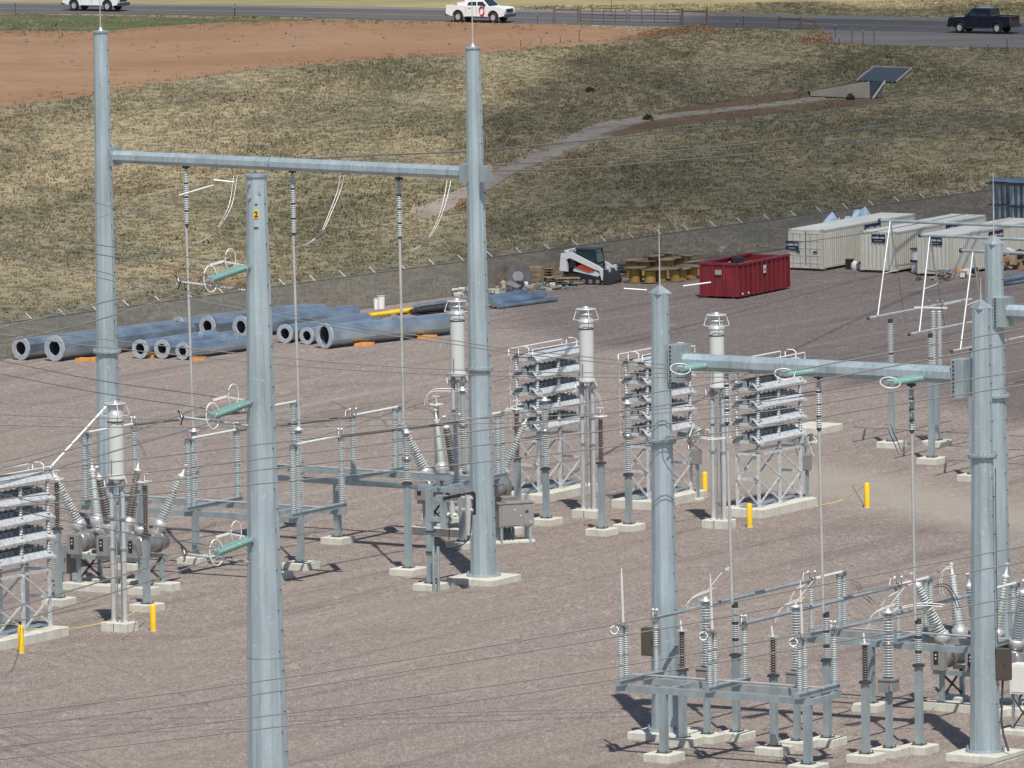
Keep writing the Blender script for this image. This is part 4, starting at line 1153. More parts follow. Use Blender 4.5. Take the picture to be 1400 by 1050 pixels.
# ---- capacitor racks
def cap_bank(front, label, s=1.0):
    """front: ground point of the near corner; rack runs -u (short) and +v (long)"""
    r = thing('capacitor_rack', label, 'capacitor bank', front, -AG, 'stacked capacitor racks')
    Wd, Ln = 1.2, 4.2
    zp = 0.42
    footing(r, (-Wd / 2, Ln / 2, zp), Wd + 1.1, Ln + 1.1, 0.6, name='slab')
    part(MB().box((-Wd / 2, Ln / 2, zp + 0.05), (Wd * 0.45, Ln + 0.6, 0.06)), 'cable_tray', 'galv_frame', r)
    zs = 3.05                                   # top of the steel stand
    lv0, dl = 3.65, 0.86
    nl = 5
    corners = [(-Wd, 0.06), (-0.0, 0.06), (-Wd, Ln - 0.06), (0, Ln - 0.06), (-Wd, Ln / 2), (0, Ln / 2)]
    for (x, y) in corners:
        part(MB().box((x, y, (zp + zs) / 2), (0.13, 0.13, zs - zp)).box((x, y, zp + 0.02), (0.3, 0.3, 0.04)), 'leg', 'galv_rack', r)
        part(MB().ins((x, y, zs + 0.05), (x, y, lv0 - 0.14), 0.07, 0.11, 0.08, 8), 'foot_insulator', 'porc_mid', r)
    for z in (zs - 0.05, zp + (zs - zp) * 0.52):
        for (a, b) in (((-Wd, 0.06), (0, 0.06)), ((0, 0.06), (0, Ln - 0.06)), ((-Wd, 0.06), (-Wd, Ln - 0.06)), ((-Wd, Ln - 0.06), (0, Ln - 0.06))):
            if z < zs - 1 and a[1] != b[1]: continue
            part(MB().bar((a[0], a[1], z), (b[0], b[1], z), 0.07, 0.12), 'rail', 'galv_rack', r)
    zm = zp + (zs - zp) * 0.52
    for (z0, z1) in ((zp + 0.15, zm), (zm, zs)):
        part(MB().bar((-Wd, -0.02, z1), (0, -0.02, z0), 0.05, 0.09), 'brace', 'alu', r)  # brighter metal stands in for sun glare on these two braces
        part(MB().bar((-Wd, 0.12, z0), (0, 0.12, z1), 0.05, 0.09), 'brace', 'galv_rack', r)
    for (y0, y1) in ((0.06, Ln / 2), (Ln / 2, Ln - 0.06)):
        part(MB().bar((0.05, y0, zs - 0.1), (0.05, y1, zm - 0.1), 0.05, 0.09), 'brace', 'galv_rack', r)
        part(MB().bar((0.05, y0, zp + 0.2), (0.05, y1, zm), 0.05, 0.09), 'brace', 'galv_rack', r)
        part(MB().bar((-0.04, y0, zm), (-0.04, y1, zp + 0.2), 0.05, 0.09), 'brace', 'galv_rack', r)
        part(MB().bar((-Wd, y0, zm), (-Wd, y1, zs - 0.1), 0.05, 0.09), 'brace', 'galv_rack', r)
    me_can = MB().box((0, 0, 0.20), (0.34, 0.36, 0.40)).cyl((-0.04, 0.1, 0.40), (-0.04, 0.1, 0.50), 0.035, 0.02, 5).cyl((0.04, -0.1, 0.40), (0.04, -0.1, 0.50), 0.035, 0.02, 5).mesh('capacitor_can', 'can')
    for k in range(nl):
        z = lv0 + dl * k
        fr = MB()
        # four edge channels, the long ones folded outward so they catch the sky
        for x, sg in ((0.0, 1), (-Wd, -1)):
            fr._add([(x + sg * 0.12, -0.22, z - 0.15), (x + sg * 0.12, Ln + 0.22, z - 0.15), (x + sg * 0.14, Ln + 0.22, z - 0.04), (x + sg * 0.14, -0.22, z - 0.04),
                     (x - sg * 0.12, Ln + 0.22, z + 0.23), (x - sg * 0.12, -0.22, z + 0.23), (x - sg * 0.34, Ln + 0.22, z + 0.26), (x - sg * 0.34, -0.22, z + 0.26)], [(0, 1, 2, 3), (3, 2, 4, 5), (5, 4, 6, 7)] if sg > 0 else [(3, 2, 1, 0), (5, 4, 2, 3), (7, 6, 4, 5)])
        for y in (0.0, Ln):
            fr.box((-Wd / 2, y, z - 0.05), (Wd + 0.7, 0.09, 0.15))
        fr.box((-Wd / 2, Ln / 2, z - 0.05), (Wd * 0.6, Ln, 0.05))
        rk = part(fr, 'rack_level', 'galv_rack', r)
        bl = MB()
        for i in range(0, 14):
            bl.box((0.135, 0.05 + i * 0.315, z - 0.09), (0.025, 0.04, 0.05))
        part(bl, 'bolts', 'galv_frame', rk)['kind'] = 'stuff'
        if k < nl - 1:
            for (x, y) in ((-Wd, 0.06), (0, 0.06), (-Wd, Ln - 0.06), (0, Ln - 0.06), (-0.05, Ln * 0.5)):
                part(MB().ins((x, y, z + 0.1), (x, y, z + dl - 0.16), 0.085, 0.115, 0.11, 8), 'corner_insulator', 'porc_mid', r)
            for row, x in ((0, -Wd * 0.32), (1, -Wd * 0.70)):
                for i in range(9):
                    c = part(me_can, 'capacitor_can', None, rk, (x, 0.35 + i * 0.44, z - 0.02))
            part(MB().cyl((-Wd * 0.5, 0.2, z + 0.46), (-Wd * 0.5, Ln - 0.2, z + 0.46), 0.025, n=5).cyl((-Wd * 0.2, 0.2, z + 0.42), (-Wd * 0.2, Ln - 0.2, z + 0.42), 0.018, n=5), 'busbar', 'alu', rk)
        else:
            part(MB().box((-Wd / 2, Ln / 2, z + 0.10), (Wd * 0.72, Ln + 0.1, 0.06)).box((-Wd / 2 - 0.1, Ln / 2, z + 0.17), (Wd * 0.3, Ln * 0.9, 0.07)), 'lid', 'galv_rack', rk)
    zt = lv0 + dl * (nl - 1)
    # guard rails over the top
    for x in (-Wd - 0.12, 0.06):
        part(MB().tube([(x, -0.45, zt + 0.15), (x, -0.45, zt + 0.48), (x, Ln + 0.35, zt + 0.48), (x, Ln + 0.35, zt + 0.15)], 0.035, 6), 'guard_rail', 'alu_white', r)
    for y in (-0.2, Ln + 0.1):
        pts = [(-Wd - 0.12, y, zt + 0.48)]
        part(MB().tube([(-Wd * 0.75, y, zt + 0.12), (-Wd * 0.75, y, zt + 0.52), (-Wd * 0.62, y, zt + 0.62), (-Wd * 0.38, y, zt + 0.62), (-Wd * 0.25, y, zt + 0.52), (-Wd * 0.25, y, zt + 0.12)], 0.03, 6), 'guard_loop', 'alu_white', r)
    for k in range(nl - 1):
        z = lv0 + dl * k
        part(MB().tube([(-Wd - 0.05, 0.0, z), (-Wd - 0.34, 0.0, z + 0.05), (-Wd - 0.34, 0.0, z + dl - 0.1), (-Wd - 0.1, 0, z + dl - 0.05)], 0.014, 4), 'level_link', 'alu_white', r)
    return r
cap_bank(G(1037, 695, 0.4) * 1.0 - Vector((0, 0, 0.4)), 'rightmost capacitor rack of stacked pale shelves on a braced stand')
cap_bank(G(886, 684, 0.4) - Vector((0, 0, 0.4)), 'middle capacitor rack, its right side behind the lower frame\'s left mast')
cap_bank(G(736, 675, 0.4) - Vector((0, 0, 0.4)), 'capacitor rack just right of the taller mast, partly behind a reactor')
cbl = G(70, 858, 0.4) - Vector((0, 0, 0.4)) - GV * 4.2
cap_bank(cbl, 'leftmost capacitor rack, cut by the left edge of the picture')
slab = thing('concrete_slab', 'pale low concrete slab lying behind the rightmost capacitor rack', 'slab', G(1113, 590), -AG)
footing(slab, (0, 0, 0.35), 2.0, 2.6, 0.5)

# ---- dead-tank circuit breakers
def breaker(c, label, brown=True, cab=1):
    r = thing('circuit_breaker', label, 'circuit breaker', c, -AG, 'three-pole circuit breakers')
    sp = 1.62
    zt = 2.25
    for y in (-0.85, 0.85):
        footing(r, (0, y, 0.34), 2 * sp + 1.7, 0.8, 0.5, name='slab')
        part(MB().box((0, y, 1.55), (2 * sp + 1.0, 0.14, 0.18)), 'rail', 'galv_frame', r)
    for x in (-sp - 0.1, sp + 0.1):
        for y in (-0.85, 0.85):
            part(MB().box((x, y, 0.92), (0.17, 0.17, 1.16)).box((x, y, 0.36), (0.34, 0.34, 0.04)), 'leg', 'galv_frame', r)
        part(MB().bar((x, -0.85, 0.45), (x, 0.85, 1.5), 0.05, 0.09), 'brace', 'dark', r)
        part(MB().bar((x, 0.85, 0.45), (x, -0.85, 1.5), 0.05, 0.09), 'brace', 'dark', r)
    for k in (-1, 0, 1):
        x = k * sp
        tk = part(MB().lathe((x, -1.15, zt), (x, 1.15, zt), [(0, 0.2), (0.05, 0.40), (0.12, 0.46), (2.18, 0.46), (2.25, 0.40), (2.3, 0.2)], 18), 'tank', 'tank', r)
        part(MB().cyl((x, -0.62, zt), (x, -0.55, zt), 0.53, n=18).cyl((x, 0.55, zt), (x, 0.62, zt), 0.53, n=18), 'tank_flange', 'tank', tk)
        mbx = part(MB().box((x, -1.28, zt - 0.08), (0.62, 0.3, 0.9)), 'mechanism_box', 'grey_box', r)
        part(MB().box((x - 0.05, -1.44, zt - 0.02), (0.2, 0.02, 0.55)), 'indicator_window', 'black', mbx)
        for zz in (0.1, -0.05):
            part(MB().box((x - 0.05, -1.455, zt + zz), (0.06, 0.015, 0.06)), 'indicator', 'white', mbx)
        part(MB().ball((x - 0.45, -0.9, zt - 0.15), 0.12, 8), 'valve_cap', 'alu_white', r)
        for sg in (-1, 1):
            b0 = Vector((x, sg * 0.62, zt + 0.38))
            d = Vector((k * 0.33, sg * 0.34, 1)).normalized()
            bu = part(MB().lathe(b0 + d * 0.62, b0 + d * 3, [(0, 0.24), (0.03, 0.24)], 14).ins(b0 + d * 0.62, b0 + d * 2.85, 0.16, 0.27, 0.115, 14, 0.62), 'bushing', 'porc_tan' if (brown and k == 0) else 'porc', r)
            # porcelain tapers in the middle of its length
            part(MB().lathe(b0 - d * 0.25, b0 + d, [(0, 0.26), (0.45, 0.27), (0.5, 0.34), (0.82, 0.34), (0.86, 0.27), (0.9, 0.2)], 16), 'current_transformer_sleeve', 'alu', bu)
            part(MB().lathe(b0 + d * 2.82, b0 + d * 3.4, [(0, 0.15), (0.06, 0.17), (0.12, 0.1), (0.16, 0.055), (0.5, 0.045), (0.52, 0.1), (0.6, 0.1)], 10), 'terminal', 'alu_white', bu)
    xx = cab * (sp + 1.05)
    cb_ = part(MB().box((xx, -0.5, 1.35), (0.75, 0.75, 1.3)), 'control_cabinet', 'grey_box', r)
    part(MB().box((xx, -0.89, 1.35), (0.66, 0.02, 1.2)), 'door', 'grey_box', cb_)
    part(MB().box((xx + 0.22, -0.91, 1.35), (0.04, 0.03, 0.18)), 'handle', 'dark', cb_)
    for a in (-0.25, 0.25):
        part(MB().box((xx + a, -0.5, 0.4), (0.08, 0.08, 0.75)), 'cabinet_leg', 'galv_frame', r)
    return r
breaker(G(165, 806), 'left circuit breaker with splayed grey and tan bushings, between rack and numbered pole', True, -1)
breaker(G(636, 730), 'middle circuit breaker with splayed bushings around the taller mast', True, 1)
breaker(G(1352, 970), 'right circuit breaker with splayed bushings behind the right mast', False, 1)

# relay cabinet beside the tall mast's foot
gc = G(694, 742)
rc_ = thing('equipment_cabinet', 'wide grey steel cabinet on short legs, right of the taller mast\'s foot', 'cabinet', gc, math.radians(20))
bx = part(MB().box((0.35, 0, 1.35), (1.75, 0.7, 1.1)).box((0.35, 0, 1.93), (1.85, 0.8, 0.06)), 'body', 'grey_box', rc_)
part(MB().box((0.05, -0.362, 1.35), (0.95, 0.02, 0.98)), 'door', 'grey_box', bx)
part(MB().box((0.93, -0.362, 1.35), (0.5, 0.02, 0.98)), 'door', 'grey_box', bx)
part(MB().box((0.86, -0.385, 1.5), (0.16, 0.02, 0.12)), 'nameplate', 'dark', bx)
for (x, z) in ((0.25, 1.6), (1.05, 1.0), (0.55, 1.3)):
    part(MB().box((x, -0.385, z), (0.07, 0.02, 0.07)), 'latch', 'alu_white', bx)
for x in (-0.4, 1.05):
    for y in (-0.25, 0.25):
        part(MB().box((x, y, 0.4), (0.12, 0.12, 0.8)), 'leg', 'galv_frame', rc_)
for k in range(3):
    part(MB().cyl((-0.15 + k * 0.2, -0.1, 0), (-0.15 + k * 0.2, -0.1, 0.85), 0.04, n=6), 'conduit', 'dark', rc_)
footing(rc_, (0.3, 0.2, 0.12), 2.0, 1.0, 0.3)
gw = G(1404, 1003)
wc = thing('equipment_cabinet', 'white cabinet on crossed legs at the right edge beside the brown box', 'cabinet', gw, -AG)
bx = part(MB().box((0, 0, 2.25), (1.15, 0.7, 1.2)), 'body', 'white_box', wc)
part(MB().box((0, -0.362, 2.25), (1.0, 0.02, 1.05)), 'door', 'white_box', bx)
for s in (-1, 1):
    part(MB().box((s * 0.5, -0.2, 0.9), (0.1, 0.1, 1.5)), 'leg', 'galv_frame', wc)
    part(MB().bar((-0.5 * s, -0.3 + 0.05 * s, 0.25), (0.5 * s, -0.3 + 0.05 * s, 1.6), 0.04, 0.06), 'brace', 'dark', wc)
footing(wc, (0, 0, 0.2), 1.8, 1.2, 0.3)

# switch operator stand in front of the tall mast
go = G(589, 797, 0.3); g0 = Vector((go.x, go.y, 0))
os_ = thing('switch_operator_stand', 'galvanised column with motor operator arms and hanging cables, left of the taller mast\'s foot', 'operator stand', g0, -AG)
zc = zat(go, 668)
hcol(os_, 0, 0, 0.3, zc, 0.27, (1.2, 1.2))
part(MB().box((0.15, 0.6, zc - 0.1), (2.2, 0.2, 0.22)).box((0.2, 1.5, zc - 0.1), (0.2, 2.0, 0.2)), 'top_beam', 'galv_frame', os_)
za = zat(go, 709)
part(MB().box((0.55, -0.05, za), (1.25, 0.18, 0.22)), 'arm', 'galv_frame', os_)
part(MB().box((0.85, -0.05, za + 0.35), (0.30, 0.3, 1.5)).box((0.7, -0.05, za + 1.0), (0.5, 0.28, 0.25)), 'bracket', 'galv_frame', os_)
ml = part(MB().cyl((1.3, -0.1, za + 0.15), (1.3, -0.1, za + 1.05), 0.13, n=10), 'motor', 'alu', os_)
part(MB().cyl((1.05, -0.1, za + 0.25), (1.55, -0.1, za + 0.25), 0.1, n=8).cyl((1.0, -0.1, za + 0.9), (1.6, -0.1, za + 0.9), 0.1, n=8), 'motor_arm', 'alu_white', ml)
part(MB().bar((0.9, -0.2, za + 1.0), (2.6, -0.3, za + 1.35), 0.09, 0.14).box((2.6, -0.3, za + 0.85), (0.12, 0.12, 1.0)), 'drive_link', 'black', os_)
part(MB().cyl((2.3, -0.3, za - 0.6), (2.3, -0.3, za + 1.25), 0.16, n=12).cyl((1.95, -0.3, za + 1.1), (2.6, -0.3, za + 1.1), 0.09, n=8).cyl((1.95, -0.3, za + 0.55), (2.6, -0.3, za + 0.55), 0.09, n=8), 'drive_cylinder', 'alu', os_)
part(MB().tube(cat_rom([Vector((2.5, -0.35, za + 0.4)), Vector((2.4, -0.4, za - 0.6)), Vector((1.9, -0.4, za - 1.1)), Vector((1.0, -0.3, za - 1.3)), Vector((0.6, -0.2, za - 1.2))], 5), 0.03, 5), 'cable', 'black', os_)
part(MB().tube([Vector((1.25, -0.3, za + 0.3)), Vector((1.25, -0.35, za - 0.9))], 0.025, 5), 'cable', 'black', os_)
for x in (0.55, 0.80):
    part(MB().cyl((x, -0.6, 0), (x, -0.6, zat(go, 744)), 0.07, n=8), 'conduit', 'galv_frame', os_)
for zz in (0.33, 0.55):
    part(MB().box((0.05, -0.02, 0.3 + (zc - 0.3) * zz), (0.36, 0.36, 0.07)), 'clamp', 'dark', os_)

# ---- far-right raised switch behind the right frame
YS = 455.0
gb = [((1219, 603), (1220, 440)), ((1274, 625), (1278, 437)), ((1330, 648), (1334, 450))]
for i, ((bx_, by_), (tx_, ty_)) in enumerate(gb):
    g = G(bx_, by_, 0.32)
    lb = ('left', 'middle', 'right')[i]
    post(bx_, by_, zt_row if False else (521, 516, 530)[i], (440, 460, 478)[i], 'post', '%s grey post insulator on a tall column behind the lower frame\'s beam' % lb, 'tall posts behind the lower frame', balls=((483, 490, 505)[i],), w=0.26)
    Y = g.y
    a = At((1187, 1243, 1301)[i], (435, 457, 480)[i], Y - 2.0)
    b = a + GV * 10.5
    bus(a, b, '%s low bus tube on the tall posts behind the lower frame' % lb, 0.065, 'alu')
    tA = At((1203, 1258, 1314)[i], (301.5, 321.5, 342.5)[i], Y + 1.5)
    tB = tA + GU * 16 + Vector((0, 0, 0.0))
    bus(tA, tB, '%s high bus tube running off to the right above the tall posts' % lb, 0.085, 'galv_frame')
    top = At((1217, 1271, 1330)[i], (303, 324, 345)[i], Y + 0.6)
    bot = At((1200, 1257, 1313)[i], (432, 454, 478)[i], Y - 1.4)
    bot2 = At((1236, 1292, 1348)[i], (430, 447, 470)[i], Y + 2.5)
    rt = thing('a_frame_drop', '%s pale A-shaped pair of tubes joining high and low bus' % lb, 'tube', top, 0, 'A-shaped drop tubes')
    part(MB().cyl((0, 0, 0), bot - top, 0.05, n=8), 'drop_tube', 'alu', rt)
    part(MB().cyl((0.02, 0.1, 0), (bot2 - top) * 0.52, 0.045, n=8), 'rear_tube', 'galv_frame', rt)
    m0 = (bot2 - top) * 0.52
    part(MB().cyl(m0, (bot - top) * 0.55, 0.025, n=6), 'cross_link', 'alu_white', rt)
    part(MB().cyl(m0, (bot2 - top), 0.02, n=5), 'tail_wire', 'wire', rt)
hs = thing('raised_switch', 'short switch blade and fittings on twin insulators behind the right mast\'s cap', 'switch', G(1281, 610), -AG)
zz0 = 5.0
rg = G(1281, 610)
for s in (0, 1):
    p = At(1276 + s * 8, 425, rg.y); q = At(1277 + s * 8, 512, rg.y)
    P = W2L(rg, p); Q = W2L(rg, q)
    part(MB().ins(Q, P, 0.09, 0.135, 0.085, 10), 'insulator', 'porc', hs)
p = W2L(rg, At(1250, 420, rg.y)); q = W2L(rg, At(1295, 421, rg.y))
part(MB().bar(p, q, 0.06, 0.08), 'cross_bar', 'alu_white', hs)
p = W2L(rg, At(1290, 417, rg.y)); q = W2L(rg, At(1328, 409, rg.y + 2))
part(MB().cyl(p, q, 0.07, n=8), 'blade', 'alu', hs)
for x in (1270, 1282, 1289):
    p = W2L(rg, At(x, 420, rg.y))
    part(MB().cyl(p, p + Vector((0, 0, 0.28)), 0.03, n=6).ball(p + Vector((0, 0, 0.3)), 0.07, 8), 'horn', 'tank', hs)
hcol(hs, 0.0, 0.0, 0.32, zat(rg, 513), 0.26, (1.15, 1.15))

# ---- yellow bollards and rope
for (px, py, ty, lb) in ((29, 893, 855, 'in front of the leftmost capacitor rack'), (209.5, 863, 826, 'in front of the left breaker'),
                         (964, 680, 645, 'behind the lower frame\'s left mast and the rightmost reactor'), (1025, 721, 688, 'in front of the rightmost capacitor rack'), (1185.5, 694, 660, 'alone to the right of the rightmost capacitor rack')):
    g = G(px, py); h = zat(g, ty)
    r = thing('bollard', 'yellow steel bollard ' + lb, 'bollard', g, 0, 'yellow bollards')
    part(MB().lathe((0, 0, -0.1), (0, 0, 2), [(0, 0.135), (h + 0.03, 0.135), (h + 0.09, 0.10), (h + 0.11, 0.03)], 16), 'post', 'yellow', r)
    part(MB().cyl((0, 0, -0.05), (0, 0, 0.03), 0.16, n=14), 'collar', 'conc', r)
def rope(p, label):
    P = cat_rom([q for q in p], 8)
    solo(MB().tube(P, 0.018, 5), 'yellow_rope', 'rope', label, 'rope', 'yellow ropes')
g28 = G(29, 893); g209 = G(209.5, 863); g1185 = G(1185.5, 694)
rope([g28 + Vector((0, 0, 1.1)), At(75, 860, 377), At(100, 859, 379), At(145, 851, 381)], 'yellow rope from the leftmost bollard to the reactor\'s footing')
rope([At(-20, 858, 372), At(14, 853.5, 371), g28 + Vector((0, 0, 1.15))], 'yellow rope leaving the picture left of the leftmost bollard')
rope([At(168, 846, 382), At(185, 836, 385), At(200, 829, 388)], 'yellow rope from the reactor\'s footing towards the arrester')
rope([g1185 + Vector((0, 0, 1.15)), At(1150, 684, 428), At(1115, 692, 426)], 'lower yellow rope from the lone right bollard to the rack slab')
rope([g1185 + Vector((0, 0, 1.15)), At(1150, 665, 440), At(1108, 667, 446)], 'upper yellow rope from the lone right bollard to the far slab corner')
rope([At(812, 652, 445), At(830, 653, 445), At(847, 653, 445)], 'short yellow rope between the first two racks right of the mast')

# ---- more leads, meter boxes and cable clusters around the racks
for (pts, Y, lb, mt) in (
    ([(127, 632), (118, 612), (108, 600), (100, 598)], 392, 'thin lead from the left breaker\'s tan bushing to the switch', 'wire_dark'),
    ([(200, 625), (190, 606), (180, 598), (172, 600)], 394, 'thin lead from the left breaker\'s second tan bushing', 'wire_dark'),
    ([(271, 640), (288, 633), (305, 634), (330, 630)], 396, 'thin level lead from the left breaker\'s right bushing', 'wire'),
    ([(80, 640), (66, 636), (50, 640), (30, 650)], 387, 'thin lead from the left arrester to the capacitor rack', 'wire'),
    ([(747, 545), (770, 540), (790, 548), (800, 560)], 437, 'thin lead from the ball-jointed insulator to the reactor right of the mast', 'wire'),
    ([(860, 549), (885, 541), (920, 548), (975, 536)], 437, 'thin lead sagging behind the lower frame\'s left mast', 'wire'),
    ([(823, 553), (818, 540), (808, 532), (800, 530)], 437, 'short lead from the brown arrester up to the middle reactor', 'alu_white'),
    ([(1055, 545), (1078, 575), (1092, 598), (1102, 606)], 430, 'upper dark cable falling to the cluster at the rightmost rack\'s corner', 'wire_dark'),
    ([(1068, 572), (1082, 590), (1096, 606), (1104, 612)], 430, 'lower dark cable falling to the cluster at the rightmost rack\'s corner', 'wire_dark'),
    ([(932, 556), (943, 580), (952, 597), (958, 600)], 434, 'dark cable falling to the cluster beside the lower frame\'s left mast', 'wire_dark'),
    ([(1104, 606), (1112, 604), (1120, 606)], 400, 'short lead from the corner cluster to the middle vertical tube', 'alu'),
    ([(958, 598), (975, 600), (1000, 598)], 400, 'short lead from the mast-side cluster to the leftmost vertical tube', 'alu'),
    ([(1100, 800), (1088, 806), (1080, 822), (1076, 840)], 356, 'pale lead dropping from the middle closed blade of the lower bay', 'alu_white'),
    ([(1229, 808), (1215, 816), (1206, 828), (1202, 846)], 356, 'pale lead dropping beside the right voltage transformer', 'alu_white')):
    lead(pts, Y, lb, mt, 0.016, 0.06)
def cluster(px, py, zpx, label, seed):
    """current transformers and cables bolted to a bracket on a slim column"""
    rs = random.Random(seed)
    g = G(px, py)
    r = thing('instrument_cluster', label, 'instrument', g, -AG, 'instrument clusters')
    zt = zat(g, zpx)
    part(MB().box((0, 0, (zt - 1.0) / 2), (0.14, 0.14, zt - 1.0)), 'column', 'galv_frame', r)
    part(MB().bar((-1.1, 0, zt - 0.15), (0.25, 0, zt - 0.35), 0.10, 0.22), 'bracket', 'galv_frame', r)
    bxx = part(MB().box((0, -0.05, zt - 1.25), (0.42, 0.3, 0.75)), 'meter_box', 'grey_box', r)
    part(MB().box((0, -0.21, zt - 1.25), (0.36, 0.02, 0.66)), 'door', 'grey_box', bxx)
    for k in range(4):
        part(MB().cyl((-0.35 + k * 0.2, rs.uniform(-0.2, 0.2), zt - 0.25), (-0.3 + k * 0.2, rs.uniform(-0.2, 0.2), zt + 0.2), 0.09, n=10), 'sensor', ('tank', 'alu', 'porc')[k % 3], r)
    for k in range(5):
        p0 = Vector((-0.3 + 0.15 * k, 0, zt + 0.15)); p2 = Vector((rs.uniform(-0.5, 0.5), -0.1, zt - 0.9))
        p1 = Vector((rs.uniform(-0.7, 0.7), rs.uniform(-0.3, 0.3), zt - rs.uniform(0.0, 0.5)))
        part(MB().tube(cat_rom([p0, p1, p2], 5), 0.02, 5), 'cable', 'black' if k % 2 else 'alu', r)
    footing(r, (0, 0, 0.12), 0.5, 0.5, 0.3)
cluster(954, 684, 590, 'grey meter box and cables on a slim post right of the lower left mast', 1)
cluster(1104, 683, 598, 'tangle of sensors and cables on a slim post at the rightmost rack\'s far corner', 2)

# ================================================================== STORED STEEL, CONTAINERS, CLUTTER
def local_axes(px0, py0, px1, py1):
    a = G(px0, py0); b = G(px1, py1)
    d = b - a
    return a, d.normalized(), d.length

def stored_pole(px, py, px2, py2, D, d_end, label, flange=True, hole=8, thick=0.05, nside=12, D2=None, brackets=0, tilt=0.0):
    """a galvanised tube lying on the gravel; (px,py) centre of its near end, (px2,py2) of its far end"""
    r0 = D / 2
    a = G(px, py, r0); b = G(px2, py2, (D2 or D) * 0.42 + 0.05)
    d = (b - a); L = d.length; d.normalize()
    base = Vector((a.x, a.y, 0))
    r = thing('stored_steel_tube', label, 'steel tube', base, 0, 'galvanised tubes stored by the fence')
    o = a - base
    R0 = D * 0.43; R1 = (D2 or D) * 0.40
    mb = MB()
    n = nside
    # open shell: outer wall and an inner wall
    dd, x, y, _ = frame(o, o + d)
    vs = []; fs = []
    for (t, rr) in ((0.0, R0), (L, R1), (L, R1 - thick), (0.0, R0 - thick)):
        for k in range(n):
            q = 2 * math.pi * k / n + math.pi / n
            vs.append(o + d * t + x * (rr * math.cos(q)) + y * (rr * math.sin(q)))
    for i in range(4):
        for k in range(n):
            k2 = (k + 1) % n
            i2 = (i + 1) % 4
            fs.append((i * n + k2, i * n + k, i2 * n + k, i2 * n + k2))
    mb._add(vs, fs)
    part(mb, 'shell', 'galv_new', r)
    part(MB().cyl(o + d * (L * 0.35), o + d * (L * 0.36), R0 * 0.85, n=n), 'bore_shade_disc', 'black', r)  # black disc added to paint the hollow's shade, no real part of the tube
    if flange:
        mb = MB()
        m_ = 12
        vs = []; fs = []
        Rf = D / 2
        hr = [R0 * 0.62 * (1.25 if hole == 4 and k % 3 == 0 and k % 6 == 3 else 1) for k in range(m_)]
        for t in (-0.06, 0.02):
            for k in range(m_):
                q = 2 * math.pi * k / m_ + (math.pi / 8 if nside == 8 else 0)
                vs.append(o + d * t + x * (Rf * math.cos(q)) + y * (Rf * math.sin(q)))
            for k in range(m_):
                q = 2 * math.pi * k / m_
                ex = abs(math.sin(q)) ** 3 * 0.35 if hole == 4 else 0.0
                ri = R0 * (0.66 + ex * 0.7)
                vs.append(o + d * t + x * (ri * math.cos(q)) + y * (ri * math.sin(q)))
        for k in range(m_):
            k2 = (k + 1) % m_
            fs.append((k, k2, m_ + k2, m_ + k))
            fs.append((2 * m_ + k2, 2 * m_ + k, 3 * m_ + k, 3 * m_ + k2))
            fs.append((k2, k, 2 * m_ + k, 2 * m_ + k2))
            fs.append((m_ + k, m_ + k2, 3 * m_ + k2, 3 * m_ + k))
        mb._add(vs, fs)
        part(mb, 'end_flange', 'galv_end', r)
    for k in range(brackets):
        t = L * (0.55 + 0.18 * k)
        c = o + d * t + Vector((0, 0, (R0 + (R1 - R0) * t / L)))
        part(MB().box(c + Vector((0, 0, 0.08)), (0.34, 0.22, 0.2), -AG).box(c + Vector((0, 0, 0.14)), (0.14, 0.3, 0.2), -AG), 'bracket', 'galv_frame', r)
    return r
MT['galv_end'] = paint('galvanised_end', (0.42, 0.45, 0.48), 0.6, 0.2, 0.12, 3, (1, 1, 1))
tubes = [
    (29, 476, 236, 450, 1.38, 8, 'octagonal-flanged galvanised tube lying leftmost by the fence', 8, 0),
    (75, 476, 258, 452, 1.52, 8, 'large octagonal-flanged galvanised tube, second from the left by the fence', 8, 0),
    (192, 477, 292, 461, 1.12, 10, 'small round-holed tube lying just right of the left tall mast', 12, 0),
    (222, 477, 320, 462, 1.12, 10, 'small round-holed tube in the middle of the short three', 12, 1),
    (250, 480, 352, 466, 1.02, 10, 'small bracketed tube, rightmost and nearest of the short three', 12, 2),
    (390, 456, 500, 438, 1.12, 10, 'short round-holed tube just right of the numbered pole', 12, 0),
    (420, 459, 520, 443, 1.02, 10, 'smaller round-holed tube touching the diamond-holed one', 12, 0),
    (444, 459, 616, 441, 1.5, 4, 'long galvanised tube with a diamond hole, nearest the reactor', 8, 1),
    (243, 446, 420, 425, 1.15, 10, 'tube lying in the back row behind the short three', 12, 0),
    (284, 446, 440, 426, 1.25, 10, 'tilted-flange tube in the back row left of the numbered pole', 12, 0),
    (330, 447, 484, 429, 1.35, 10, 'rearmost long bluish tube passing behind the numbered pole', 12, 0),
]
for (x0, y0, x1, y1, D, hole, lb, ns, br) in tubes:
    stored_pole(x0, y0, x1, y1, D, None, lb, True, hole, 0.05, ns, None, br)
